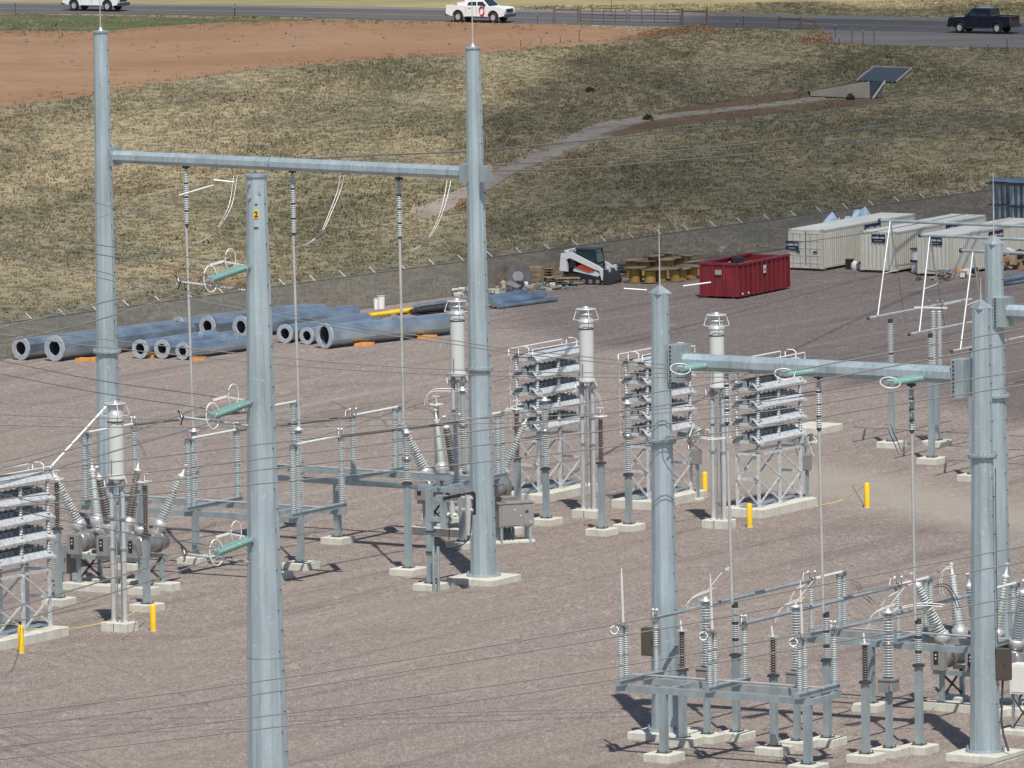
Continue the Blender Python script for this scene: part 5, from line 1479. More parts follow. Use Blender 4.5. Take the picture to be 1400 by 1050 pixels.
# timbers below the tubes
for i, (px, py, w, lb) in enumerate(((117, 494, 1.15, 'orange timber block under the leftmost big tubes'), (203, 489, 0.7, 'orange timber block under the short three tubes, left'),
                                (271, 493, 0.7, 'orange timber block under the bracketed short tube'), (497, 473, 1.1, 'orange timber block under the near end of the long diamond-holed tube'),
                                (583, 463, 1.1, 'orange timber block under the far end of the long diamond-holed tube'))):
    g = G(px, py)
    r = thing('timber_block', lb, 'timber', g, math.radians(-8), 'orange timbers')
    part(MB().box((0, 0, 0.09), (w, 0.2, 0.17)), 'timber', 'timber', r)
    part(MB().box((0.1, 0.25, 0.10), (w * 0.9, 0.18, 0.19), 0.05), 'timber', 'timber', r)
for (a, b, lb) in (((506, 431), (556, 425), 'lower yellow pipe lying behind the long tube'), ((533, 427), (562, 423.5), 'upper yellow pipe lying behind the long tube')):
    solo(MB().cyl(G(a[0], a[1], 0.2), G(b[0], b[1], 0.2), 0.13, n=10), 'yellow_pipe', 'yellow', lb, 'pipe')
for (px, py, w, h, lb) in ((514, 423, 0.3, 0.65, 'small white bucket by the fence, left one'), (521, 422, 0.5, 0.75, 'small white bucket by the fence, right one')):
    g = G(px, py)
    r = thing('bucket', lb, 'bucket', g)
    part(MB().cyl((0, 0, 0), (0, 0, h), w * 0.42, w * 0.5, 14), 'tub', 'white', r)
    part(MB().cyl((0, 0, h), (0, 0, h + 0.04), w * 0.53, n=14), 'lid', 'junk', r)
def pipe_bundle(items, label, mat='galv_new'):
    g = G(*items[0][0])
    r = thing('pipe_bundle', label, 'pipes', g)
    for (a, b, rad, z) in items:
        p = G(a[0], a[1], z) - g; q = G(b[0], b[1], z) - g
        part(MB().cyl(p, q, rad, n=10), 'pipe', mat, r)
    return r
pipe_bundle([((566, 420), (632, 412), 0.13, 0.45), ((572, 417.5), (640, 409), 0.12, 0.62), ((560, 423), (612, 418), 0.12, 0.2)], 'bundle of grey pipes on dark trestles left of the taller mast')
pipe_bundle([((562, 426), (622, 421), 0.16, 0.2), ((568, 424), (610, 419), 0.16, 0.35)], 'dark pipes lying below the grey bundle left of the taller mast', 'dark')
pipe_bundle([((672, 413), (744, 401), 0.2, 0.4), ((676, 416), (742, 405.5), 0.18, 0.28), ((681, 419), (761, 408.5), 0.14, 0.16), ((668, 408), (716, 400), 0.2, 0.55)], 'bundle of grey pipes right of the taller mast, below the cable reels')
pipe_bundle([((1370, 385), (1400, 380), 0.16, 0.2), ((1370, 382), (1399, 377), 0.16, 0.45), ((1376, 387), (1402, 383), 0.14, 0.15)], 'stack of grey pipes by the right edge before the last container')

# cable reels
def reel_mesh(Rf, w, rc, nseg=20):
    fl = MB().lathe((0, 0, 0), (0, 0, 1), [(0, 0.08), (0, Rf), (0.07, Rf), (0.07, 0.08)], nseg)
    fl2 = MB().lathe((0, 0, w - 0.07), (0, 0, w), [(0, 0.08), (0, Rf), (0.07, Rf), (0.07, 0.08)], nseg)
    co = MB().cyl((0, 0, 0.07), (0, 0, w - 0.07), rc, n=nseg)
    return fl, fl2, co
proto_reel = None
MT['wood_top'] = paint('reel_top', (0.20, 0.15, 0.11), 0.85, 0, 0.3, 1.5)
spots = [(869, 386), (889, 387), (903, 385), (923, 385), (931, 384), (944, 381), (880, 378), (912, 377), (938, 375), (951, 377), (865, 378), (896, 376), (927, 372), (908, 369)]
lbs = ['frontmost wooden cable reel with a yellow core, left end of the reel cluster', 'front row yellow-cored reel, second from the left', 'front row yellow-cored reel, directly left of the pale rod\'s mast cap',
       'front row tall yellow-cored reel right of the mast cap', 'front row yellow-cored reel, second from the red skip', 'yellow-cored reel nearest the red skip', 'second row reel behind the front left pair',
       'second row reel behind the mast\'s lightning rod', 'second row reel behind the right front pair', 'second row reel next to the red skip', 'leftmost reel beside the loader\'s attachment',
       'third row reel in the middle of the cluster', 'third row reel towards the right of the cluster', 'rearmost reel standing highest by the fence']
for i, ((px, py), lb) in enumerate(zip(spots, lbs)):
    g = G(px, py)
    w = 0.85 if i < 6 else 0.95 + 0.15 * (i % 3)
    if i == 0:
        r = thing('cable_reel', lb, 'cable reel', g, 0, 'wooden cable reels')
        a, b, c = reel_mesh(0.72, 0.95, 0.40)
        part(a, 'flange', 'wood', r); part(b, 'flange', 'wood_top', r); part(c, 'drum', 'core', r)
        proto_reel = r
    else:
        r = copy_tree(proto_reel)
        r.location = g; r['label'] = lb
        s = random.uniform(0.75, 1.2)
        r.scale = (s, s, w / 0.95)
        r.rotation_euler = (random.uniform(-0.09, 0.09), random.uniform(-0.09, 0.09), random.uniform(0, 3))
bd = thing('plank_stack', 'stack of brown planks behind the reels by the fence', 'planks', G(860, 373), -AG)
for k in range(5):
    part(MB().box((random.uniform(-0.1, 0.1), 0, 0.15 + k * 0.09), (2.6, 0.9, 0.07), random.uniform(-0.05, 0.05)), 'plank', 'wood' if k % 2 else 'dark', bd)
bd = thing('plank_stack', 'long brown planks leaning behind the reels towards the red skip', 'planks', G(945, 366), -AG * 0.4)
for k in range(4):
    part(MB().box((0, 0.1 * k, 0.4 + k * 0.12), (4.2, 0.25, 0.06), random.uniform(-0.04, 0.04)), 'plank', 'wood', bd)
MT['conc_dark'] = paint('grey_reel', (0.17, 0.16, 0.15), 0.8, 0, 0.3, 3)
MT['conc_dark2'] = paint('grey_brown_reel', (0.15, 0.13, 0.115), 0.8, 0, 0.3, 3)
# standing reels and crate left of the loader
for (px, py, R, mat, lb) in ((689, 393, 0.68, 'conc_dark2', 'standing grey reel with an orange core right of the taller mast'), (710, 395, 0.8, 'conc_dark', 'standing grey cone-backed reel beside the brown crate')):
    g = G(px, py)
    r = thing('cable_reel', lb, 'cable reel', g, math.radians(-10))
    for y in (-0.3, 0.3):
        part(MB().cyl((0, y - 0.03, R), (0, y + 0.03, R), R, n=22), 'flange', mat, r)
    part(MB().cyl((0, -0.36, R), (0, 0.3, R), R * 0.42, n=16), 'drum', 'timber' if mat == 'conc_dark2' else 'alu', r)
r = thing('wooden_crate', 'brown wooden crate standing between the grey reel and the pallets', 'crate', G(731, 392), math.radians(-18))
part(MB().box((0, 0, 0.62), (0.95, 0.8, 1.24)), 'body', 'wood_pale', r)
for k in range(4):
    part(MB().box((0, -0.415, 0.14 + 0.32 * k), (0.97, 0.03, 0.26)), 'board', 'wood_pale', r)
def pallet_stack(px, py, n, label, rz=0.2, w=1.1):
    r = thing('pallet_stack', label, 'pallets', G(px, py), rz)
    for k in range(n):
        z = 0.16 * k
        for i in range(5):
            part(MB().box((0, -0.44 + 0.22 * i, z + 0.135), (w, 0.16, 0.025)), 'slat', 'wood_pale', r)
        for x in (-w * 0.42, 0, w * 0.42):
            part(MB().box((x, 0, z + 0.06), (0.1, 1.0, 0.11)), 'runner', 'wood', r)
    return r
pallet_stack(743, 387, 6, 'tall stack of brown pallets beside the wooden crate')
pallet_stack(757, 389, 3, 'low stack of pallets left of the loader')
pallet_stack(775, 390, 3, 'pallets with a pale top just in front of the loader\'s track', 0.1, 1.6)
def scrap(px, py, n, label, mats=('junk', 'junk_teal', 'dark', 'conc'), spread=(1.6, 0.8), size=0.3, seed=1):
    rs = random.Random(seed)
    r = thing('scrap_heap', label, 'scrap', G(px, py))
    for k in range(n):
        m_ = rs.choice(mats)
        c = (rs.gauss(0, spread[0] * 0.45), rs.gauss(0, spread[1] * 0.45), rs.uniform(0.05, size * 1.5))
        R = Matrix.Rotation(rs.uniform(0, 3), 3, 'Z') @ Matrix.Rotation(rs.uniform(-0.5, 0.5), 3, 'X')
        if rs.random() < 0.5:
            part(MB().box(c, (rs.uniform(0.3, 1.2) * size, rs.uniform(0.3, 1.6) * size, rs.uniform(0.2, 0.9) * size), R=R), 'offcut', m_, r)
        else:
            d = R @ Vector((rs.uniform(0.3, 1.0) * size, 0, 0.02))
            part(MB().cyl(Vector(c) - d, Vector(c) + d, rs.uniform(0.1, 0.3) * size, n=8), 'offcut', m_, r)
    return r
scrap(752, 396, 26, 'heap of pale and teal scrap fittings beside the grey pipes', seed=3)
scrap(703, 401, 18, 'white and dark scrap boxes in front of the standing grey reel', ('white', 'dark', 'alu', 'junk'), (1.4, 0.6), 0.4, 5)
scrap(682, 402, 12, 'tan bags and boxes right beside the taller mast', ('wood_pale', 'conc', 'junk'), (0.6, 0.5), 0.45, 9)
scrap(632, 405, 10, 'pale bags left beside the taller mast', ('conc', 'junk'), (0.5, 0.4), 0.4, 10)
scrap(1390, 368, 22, 'jumble of white bags and brown boxes right of the pyramid-capped mast', ('white', 'wood_pale', 'junk', 'dark'), (1.5, 0.8), 0.7, 11)
scrap(1322, 379, 18, 'low grey and purple debris left of the pyramid-capped mast', ('junk', 'conc_darker', 'timber', 'dark', 'white'), (1.6, 0.7), 0.45, 12)
scrap(1284, 382, 14, 'flat grey boards scattered before the second container', ('junk', 'conc_darker', 'wood'), (1.4, 0.8), 0.4, 13)
scrap(995, 350, 8, 'pale pointed wrap behind the red skip\'s left end', ('white', 'junk'), (0.6, 0.3), 0.5, 14)

# --- red roll-off skip
e0 = G(1010, 409)                      # near corner
rs_ = thing('roll_off_skip', 'long dark red roll-off skip with ribbed sides', 'skip', e0, math.radians(-29))
Wk, Lk, Hk = 2.6, 6.6, 1.95
def wall(name, c, sz):
    return part(MB().box(c, sz), name, 'red', rs_)
# local x to the left-back (short side runs -x), local y is the long side
wall('long_side', (0, Lk / 2, Hk / 2 + 0.12), (0.08, Lk, Hk))
wall('long_side', (-Wk, Lk / 2, Hk / 2 + 0.12), (0.08, Lk, Hk))
wall('end_wall', (-Wk / 2, 0, Hk / 2 + 0.12), (Wk - 0.09, 0.08, Hk))
wall('end_wall', (-Wk / 2, Lk, Hk / 2 + 0.12), (Wk - 0.09, 0.08, Hk))
wall('floor', (-Wk / 2, Lk / 2, 0.2), (Wk - 0.1, Lk - 0.1, 0.08))
part(MB().box((-Wk / 2, Lk / 2, 1.55), (Wk - 0.12, Lk - 0.12, 0.3)), 'rubbish_fill', 'wood', rs_)
for y in np.arange(0.35, Lk, 0.62):
    part(MB().box((0.085, float(y), Hk / 2 + 0.1), (0.09, 0.12, Hk - 0.08)), 'rib', 'red', rs_)
for x in (-0.06, -Wk * 0.36, -Wk * 0.66, -Wk + 0.06):
    part(MB().box((x, -0.085, Hk / 2 + 0.1), (0.14, 0.09, Hk - 0.08)), 'rib', 'red', rs_)
part(MB().box((0.04, Lk / 2, Hk + 0.16), (0.2, Lk + 0.2, 0.12)), 'top_rim', 'red', rs_)
part(MB().box((-Wk, Lk / 2, Hk + 0.16), (0.2, Lk + 0.2, 0.12)), 'top_rim', 'red', rs_)
part(MB().box((-Wk / 2, -0.02, Hk + 0.158), (Wk - 0.22, 0.2, 0.12)), 'top_rim', 'red', rs_)
part(MB().box((-Wk * 0.5, -0.14, 1.6), (0.45, 0.02, 0.3)), 'sticker', 'junk', rs_)
st = part(MB().box((0.14, 3.2, 1.55), (0.02, 0.32, 0.48)), 'sticker', 'white', rs_)
part(MB().box((0.155, 3.2, 1.52), (0.02, 0.14, 0.14)), 'sticker_mark', 'black', st)
for y in (0.2, 1.0):
    part(MB().cyl((0.14, y, 0.3), (0.2, y, 0.3), 0.07, n=8), 'reflector', 'white', rs_)
for x in (-0.4, -Wk + 0.4):
    part(MB().box((x, Lk / 2, 0.06), (0.16, Lk, 0.13)), 'skid_rail', 'dark', rs_)
scrap_top = thing('rubbish_bags', 'black bag and pale board heaped on the red skip', 'rubbish', G(1033, 345.5), 0)
scrap_top.location = e0 + Matrix.Rotation(math.radians(-29), 3, 'Z') @ Vector((-2.2, 4.0, 1.82))
part(MB().box((0, 0, 0.12), (0.75, 0.7, 0.35), 0.3), 'black_bag', 'black', scrap_top)
part(MB().box((-0.6, 0.1, 0.02), (0.9, 0.5, 0.08), 0.2), 'board', 'junk', scrap_top)
r = thing('wooden_crate', 'orange-brown crate between the red skip and the first container', 'crate', G(1092, 368), math.radians(-28))
part(MB().box((0, 0, 0.42), (0.95, 0.8, 0.66)), 'body', 'timber', r)
part(MB().box((0, 0, 0.78), (1.0, 0.85, 0.05)), 'lid', 'wood_pale', r)
for x in (-0.4, 0, 0.4):
    part(MB().box((x, 0, 0.05), (0.1, 0.8, 0.1)), 'runner', 'wood', r)

# --- shipping containers
def container(px, py, length, label, rz, sign_front=None, sign_side=None, door=False, H=2.59):
    """near corner at (px,py): short face to the left (-x), long face away (+y)"""
    g = G(px, py)
    r = thing('shipping_container', label, 'container', g, rz, 'cream storage containers')
    Wc = 2.44
    z0 = 0.14
    def corr(name, n, along, fixed, sgn, depth=0.045):
        """corrugated wall: along 'y' (long) or 'x' (short)"""
        Lw = length if along == 'y' else Wc
        pts = [0.08]
        k = n
        p = (Lw - 0.16) / k
        prof = []
        for i in range(k):
            s = 0.08 + i * p
            prof += [(s, 0), (s + p * 0.30, 0), (s + p * 0.45, -depth), (s + p * 0.82, -depth), (s + p * 0.97, 0)]
        prof.append((Lw - 0.08, 0))
        vs = []; fs = []
        for zz in (z0 + 0.14, H - 0.1):
            for (s, q) in prof:
                if along == 'y':
                    vs.append((fixed + sgn * q, s, zz))
                else:
                    vs.append((-s, fixed - sgn * q, zz))
        m_ = len(prof)
        for i in range(m_ - 1):
            f = (i, i + 1, m_ + i + 1, m_ + i)
            fs.append(f if (sgn > 0) == (along == 'y') else f[::-1])
        return part(MB()._add(vs, fs), name, 'beige', r)
    nl = int(length / 0.275)
    side = corr('long_wall', nl, 'y', 0, 1)
    corr('long_wall', nl, 'y', -Wc, -1)
    if not door:
        end = corr('end_wall', 8, 'x', 0, 1)
    else:
        end = None
        for k, x in enumerate((-Wc * 0.25, -Wc * 0.75)):
            dr = part(MB().box((x, 0.04, (H + z0) / 2), (Wc * 0.5 - 0.08, 0.06, H - 0.32)), 'door', 'beige', r)
            for q in range(5):
                part(MB().box((x, 0.004, 0.5 + q * 0.46), (Wc * 0.5 - 0.2, 0.03, 0.07)), 'door_rib', 'beige', dr)
            for xx in (-0.25, 0.25):
                part(MB().cyl((x + xx, -0.03, 0.3), (x + xx, -0.03, H - 0.22), 0.022, n=6), 'lock_bar', 'junk', dr)
            part(MB().box((x + 0.1, -0.05, 1.2), (0.26, 0.04, 0.1)), 'latch', 'dark', dr)
    corr('end_wall', 8, 'x', length, -1)
    part(MB().box((-Wc / 2, length / 2, H - 0.04), (Wc - 0.06, length - 0.06, 0.06)), 'roof', 'roof', r)
    for x in (0, -Wc):
        for y in (0, length):
            sx = -0.08 if x == 0 else 0.08
            sy = 0.08 if y == 0 else -0.08
            part(MB().box((x + sx, y + sy, H / 2 + z0 / 2), (0.165, 0.165, H - z0 + 0.02)), 'corner_post', 'beige', r)
            for z in (z0 + 0.06, H - 0.05):
                part(MB().box((x + sx, y + sy, z), (0.19, 0.19, 0.13)), 'corner_casting', 'junk' if z > 1 else 'beige', r)
        part(MB().box((x - 0.05 if x == 0 else x + 0.05, length / 2, z0 + 0.09), (0.11, length - 0.3, 0.14)), 'bottom_rail', 'beige', r)
        part(MB().box((x - 0.05 if x == 0 else x + 0.05, length / 2, H - 0.07), (0.11, length - 0.3, 0.1)), 'top_rail', 'beige', r)
    for y in (0.06, length - 0.06):
        part(MB().box((-Wc / 2, y, z0 + 0.09), (Wc - 0.3, 0.11, 0.14)), 'bottom_rail', 'beige', r)
        part(MB().box((-Wc / 2, y, H - 0.07), (Wc - 0.3, 0.11, 0.1)), 'top_rail', 'beige', r)
    for y in (0.3, length - 0.3):
        part(MB().box((-Wc / 2, y, 0.07), (Wc + 0.1, 0.2, 0.14)), 'timber_bearer', 'wood', r)
    def sign(c, w, h, face):
        if face == 'front':
            b = part(MB().box(c, (w, 0.03, h)), 'sign', 'navy', r)
            t = part(text_mesh('mobile mini', h * 0.42, 'white', 'lettering', 0.004), 'lettering', None, b, (c[0], c[1] - 0.022, c[2] + h * 0.12))
            t.rotation_euler = (math.pi / 2, 0, 0)
            sx = w * 0.88 / max(0.01, t.dimensions.x)
            t.scale = (min(sx, 2), 1, 1)
            part(MB().box((c[0], c[1] - 0.02, c[2] - h * 0.28), (w * 0.6, 0.012, h * 0.07)), 'number_line', 'junk', b)
        else:
            b = part(MB().box(c, (0.03, w, h)), 'sign', 'navy', r)
            t = part(text_mesh('mobile mini', h * 0.42, 'white', 'lettering', 0.004), 'lettering', None, b, (c[0] + 0.022, c[1], c[2] + h * 0.1))
            t.rotation_euler = (math.pi / 2, 0, math.pi / 2)
            sx = w * 0.88 / max(0.01, t.dimensions.x)
            t.scale = (min(sx, 2), 1, 1)
            part(MB().box((c[0] + 0.02, c[1], c[2] - h * 0.28), (0.012, w * 0.6, h * 0.07)), 'number_line', 'junk', b)
    if sign_front: sign(*sign_front, 'front')
    if sign_side: sign(*sign_side, 'side')
    return r
RC = math.radians(-31)
container(1125, 371, 12.19, 'longest cream container with double doors facing the red skip', RC, sign_front=((-Wk * 0.82, -0.06, 1.55), 0.9, 0.55), sign_side=((0.03, 6.5, 2.12), 2.1, 0.62), door=True)
container(1224, 374, 6.06, 'cream container with a ribbed end wall, second from the left', RC, sign_front=((-1.15, -0.03, 2.15), 0.95, 0.5))
container(1287, 361, 6.06, 'rear cream container seen mostly as a roof between its neighbours', RC, sign_side=((0.03, 1.6, 2.1), 2.0, 0.6))
container(1302, 379, 12.19, 'cream container with its end half hidden by white reels, behind the pyramid-capped mast', RC, sign_front=((-1.15, -0.03, 2.2), 0.95, 0.5), sign_side=((0.03, 5.8, 2.05), 1.9, 0.68))

# things between the containers
for (px, py, k, lb) in ((1254, 373, 2, 'two white cable spools stacked before the half-hidden container'),):
    g = G(px, py)
    for j in range(k):
        r = thing('white_spool', ('lower', 'upper')[j] + ' of the two white spools stacked before the half-hidden container', 'spool', g + Vector((0, 0, 0.78 * j)), 0, 'stacked white spools')
        part(MB().cyl((0, 0, 0), (0, 0, 0.05), 0.46, n=18), 'flange', 'dark', r)
        part(MB().cyl((0, 0, 0.05), (0, 0, 0.70), 0.36, n=18), 'winding', 'white', r)
        part(MB().cyl((0, 0, 0.70), (0, 0, 0.76), 0.46, n=18), 'flange', 'dark', r)
r = thing('open_box', 'dark open-fronted box under a board beside the white spools', 'box', G(1287, 376), RC)
part(MB().box((0, 0.3, 0.6), (1.3, 0.06, 1.1)), 'back_panel', 'black', r)
for x in (-0.65, 0.65):
    part(MB().box((x, 0, 0.6), (0.06, 0.7, 1.1)), 'side_panel', 'wood', r)
part(MB().box((0, -0.05, 1.2), (1.7, 0.9, 0.06)), 'board', 'wood', r)
part(MB().box((0, 0, 0.55), (1.2, 0.5, 0.9)), 'contents', 'black', r)
r = thing('cream_door_panel', 'narrow cream panel standing beside the dark open box', 'panel', G(1272, 371), RC)
part(MB().box((0, 0, 0.6), (0.35, 0.35, 1.2)), 'panel', 'beige', r)
part(MB().box((0, -0.18, 0.6), (0.25, 0.02, 1.0)), 'inset', 'roof', r)
r = thing('black_drum', 'black square drum between the longest container and its neighbour', 'drum', G(1162, 368), RC)
part(MB().box((0, 0, 0.3), (0.42, 0.42, 0.6)), 'body', 'black', r)
part(MB().box((0, 0, 0.62), (0.46, 0.46, 0.05)), 'lid', 'dark', r)
r = thing('white_sack', 'white sack beside the black drum', 'sack', G(1169, 368.5), 0.2)
part(MB().lathe((0, 0, 0), (0, 0, 1), [(0, 0.2), (0.15, 0.27), (0.4, 0.24), (0.55, 0.1), (0.6, 0.06)], 10), 'bag', 'white', r)
part(MB().cyl((0, 0, 0.57), (0, 0, 0.64), 0.09, n=8), 'tie', 'junk', r)
# tarped heaps behind the longest container
def tarp(px, py, w, d, h, label, seed):
    rs = random.Random(seed)
    g = G(px, py)
    r = thing('tarped_heap', label, 'tarp', g, RC, 'pale blue tarped heaps')
    nx, ny = 12, 7
    ph = [rs.uniform(0, 6) for _ in range(4)]
    vs = []; fs = []
    for j in range(ny):
        for i in range(nx):
            u, v_ = i / (nx - 1), j / (ny - 1)
            e = min(u, 1 - u, v_ * 0.8, (1 - v_) * 0.8) * 5
            z = h * min(1, e) * (0.8 + 0.2 * math.sin(u * 9 + ph[0]) * math.sin(v_ * 6 + ph[1])) + rs.uniform(-0.1, 0.1) * min(1, e)
            vs.append(((u - 0.5) * w + rs.uniform(-0.05, 0.05), (v_ - 0.5) * d, max(0.02, z)))
    for j in range(ny - 1):
        for i in range(nx - 1):
            fs.append((j * nx + i, j * nx + i + 1, (j + 1) * nx + i + 1, (j + 1) * nx + i))
    part(MB()._add(vs, fs), 'sheet', 'tarp', r)
    part(MB().box((0, 0, h * 0.35), (w * 0.75, d * 0.7, h * 0.65)), 'load', 'junk', r)
gC = G(1125, 371)
def behind(x, y):
    R = Matrix.Rotation(RC, 3, 'Z')
    return gC + R @ Vector((x, y, 0))
for (x, y, w, d, h, lb, sd) in ((-4.2, 9.2, 2.4, 2.2, 2.75, 'pale blue tarped heap behind the longest container, left one', 4), (-4.0, 12.2, 2.6, 2.6, 3.0, 'pale blue tarped heap behind the longest container, right one', 8)):
    q = behind(x, y); pq = proj(q)
    tarp(pq[0], pq[1], w, d, h, lb, sd)
# racks of upright tubes at the right edge
for j in range(2):
    g = G(1378 + j * 26, 311 + j * 2)
    r = thing('tube_rack', ('left', 'right')[j] + ' double-height rack of upright galvanised tubes by the fence at the right edge', 'rack', g, RC, 'upright tube racks')
    for lvl in range(2):
        for i in range(5):
            for k in range(2):
                part(MB().cyl((-1.0 + i * 0.42, k * 0.6, 0.12 + lvl * 1.42), (-1.0 + i * 0.42, k * 0.6, 1.38 + lvl * 1.42), 0.14, n=8), 'upright_tube', 'galv_new', r)
        part(MB().box((-0.15, 0.3, 0.06 + lvl * 1.42), (2.4, 1.2, 0.08)), 'deck', 'dark', r)
    part(MB().box((-0.15, 0.3, 2.9), (2.6, 1.4, 0.08)), 'deck', 'dark', r)
    for i in range(4):
        part(MB().cyl((-1.2, -0.1 + 0.28 * i, 3.05), (1.0, -0.1 + 0.28 * i, 3.05), 0.12, n=8), 'lying_tube', 'galv_new', r)

# --- compact track loader
gl = G(806, 387)
ld = thing('track_loader', 'white compact track loader with a dark glass cab and red decal, facing right', 'loader', gl, math.radians(-24))
def prof(pts, y0, y1, mat, name, parent=None):
    return part(MB().prism(pts, y0, y1), name, mat, parent or ld)
for s in (-1, 1):
    y0, y1 = (s * 0.62, s * 0.98) if s > 0 else (s * 0.98, s * 0.62)
    tr_ = prof([(-1.15, 0.02), (1.0, 0.02), (1.25, 0.2), (1.2, 0.42), (0.4, 0.62), (-1.0, 0.68), (-1.35, 0.5), (-1.38, 0.22)], y0, y1, 'black', 'track')
    for k in range(5):
        xx = -0.95 + k * 0.48
        part(MB().cyl((xx, y0 - 0.02 if s < 0 else y1 + 0.02, 0.2), (xx, y0 + 0.05 if s < 0 else y1 - 0.05, 0.2), 0.14, n=10), 'roller', 'grey_box', tr_)
    # lift arm: rear upright, boom sloping forward and down
    ya, yb = (s * 0.74, s * 0.94) if s > 0 else (s * 0.94, s * 0.74)
    arm = prof([(-1.45, 1.72), (-1.05, 2.0), (-0.75, 1.95), (0.95, 1.18), (1.30, 0.95), (1.38, 0.30), (1.22, 0.28), (1.08, 0.86), (0.75, 0.95), (-0.9, 1.62), (-1.2, 1.5)], ya, yb, 'white', 'lift_arm')
    prof([(-1.62, 0.82), (-1.05, 0.78), (-1.1, 1.35), (-1.3, 1.9), (-1.5, 1.9)], ya - 0.01 * s, yb - 0.01 * s, 'white', 'rear_upright')
    prof([(-0.55, 1.05), (0.35, 0.78), (0.75, 0.86), (-0.15, 1.22)], ya + s * 0.004, yb - s * 0.10, 'orange_red', 'decal_panel')
    prof([(-0.72, 0.82), (0.95, 0.5), (1.1, 0.62), (0.8, 0.85), (-0.6, 1.05)], ya - s * 0.06, yb - s * 0.06, 'white', 'fender')
    part(MB().cyl((-0.75, ya, 1.2), (-0.75, yb, 1.2), 0.22, n=14), 'pivot', 'black', arm)
    part(MB().cyl((-0.95, s * 0.86, 1.75), (-0.55, s * 0.86, 1.05), 0.06, n=8), 'lift_cylinder', 'dark', arm)
prof([(-1.5, 0.55), (0.7, 0.5), (0.7, 0.95), (-0.35, 1.15), (-0.5, 1.55), (-1.45, 1.6)], -0.6, 0.6, 'dark', 'engine_body')
cabm = prof([(-0.55, 1.1), (0.75, 0.9), (0.78, 1.35), (0.62, 2.1), (-0.6, 2.12)], -0.55, 0.55, 'cabglass', 'cab')
prof([(-0.66, 2.12), (0.70, 2.10), (0.70, 2.19), (-0.66, 2.21)], -0.6, 0.6, 'dark', 'cab_roof')
for s in (-1, 1):
    part(MB().bar((0.64, s * 0.56, 2.1), (0.80, s * 0.56, 1.0), 0.07, 0.07).bar((-0.58, s * 0.56, 2.1), (-0.55, s * 0.56, 1.1), 0.07, 0.07), 'cab_post', 'black', cabm)
part(MB().box((-1.2, 0, 2.02), (0.25, 1.5, 0.12)), 'cross_member', 'white', ld)
prof([(1.3, 0.12), (1.75, 0.02), (1.8, 0.2), (1.55, 0.95), (1.35, 0.95)], -0.95, 0.95, 'dark', 'attachment')
for s in (-0.5, 0.5):
    prof([(1.25, 0.35), (1.6, 0.30), (1.62, 1.12), (1.45, 1.15)], s - 0.12, s + 0.12, 'white', 'attachment_plate')
part(MB().box((1.15, 0.1, 1.95), (0.9, 0.06, 0.05)), 'mirror_arm', 'dark', ld)

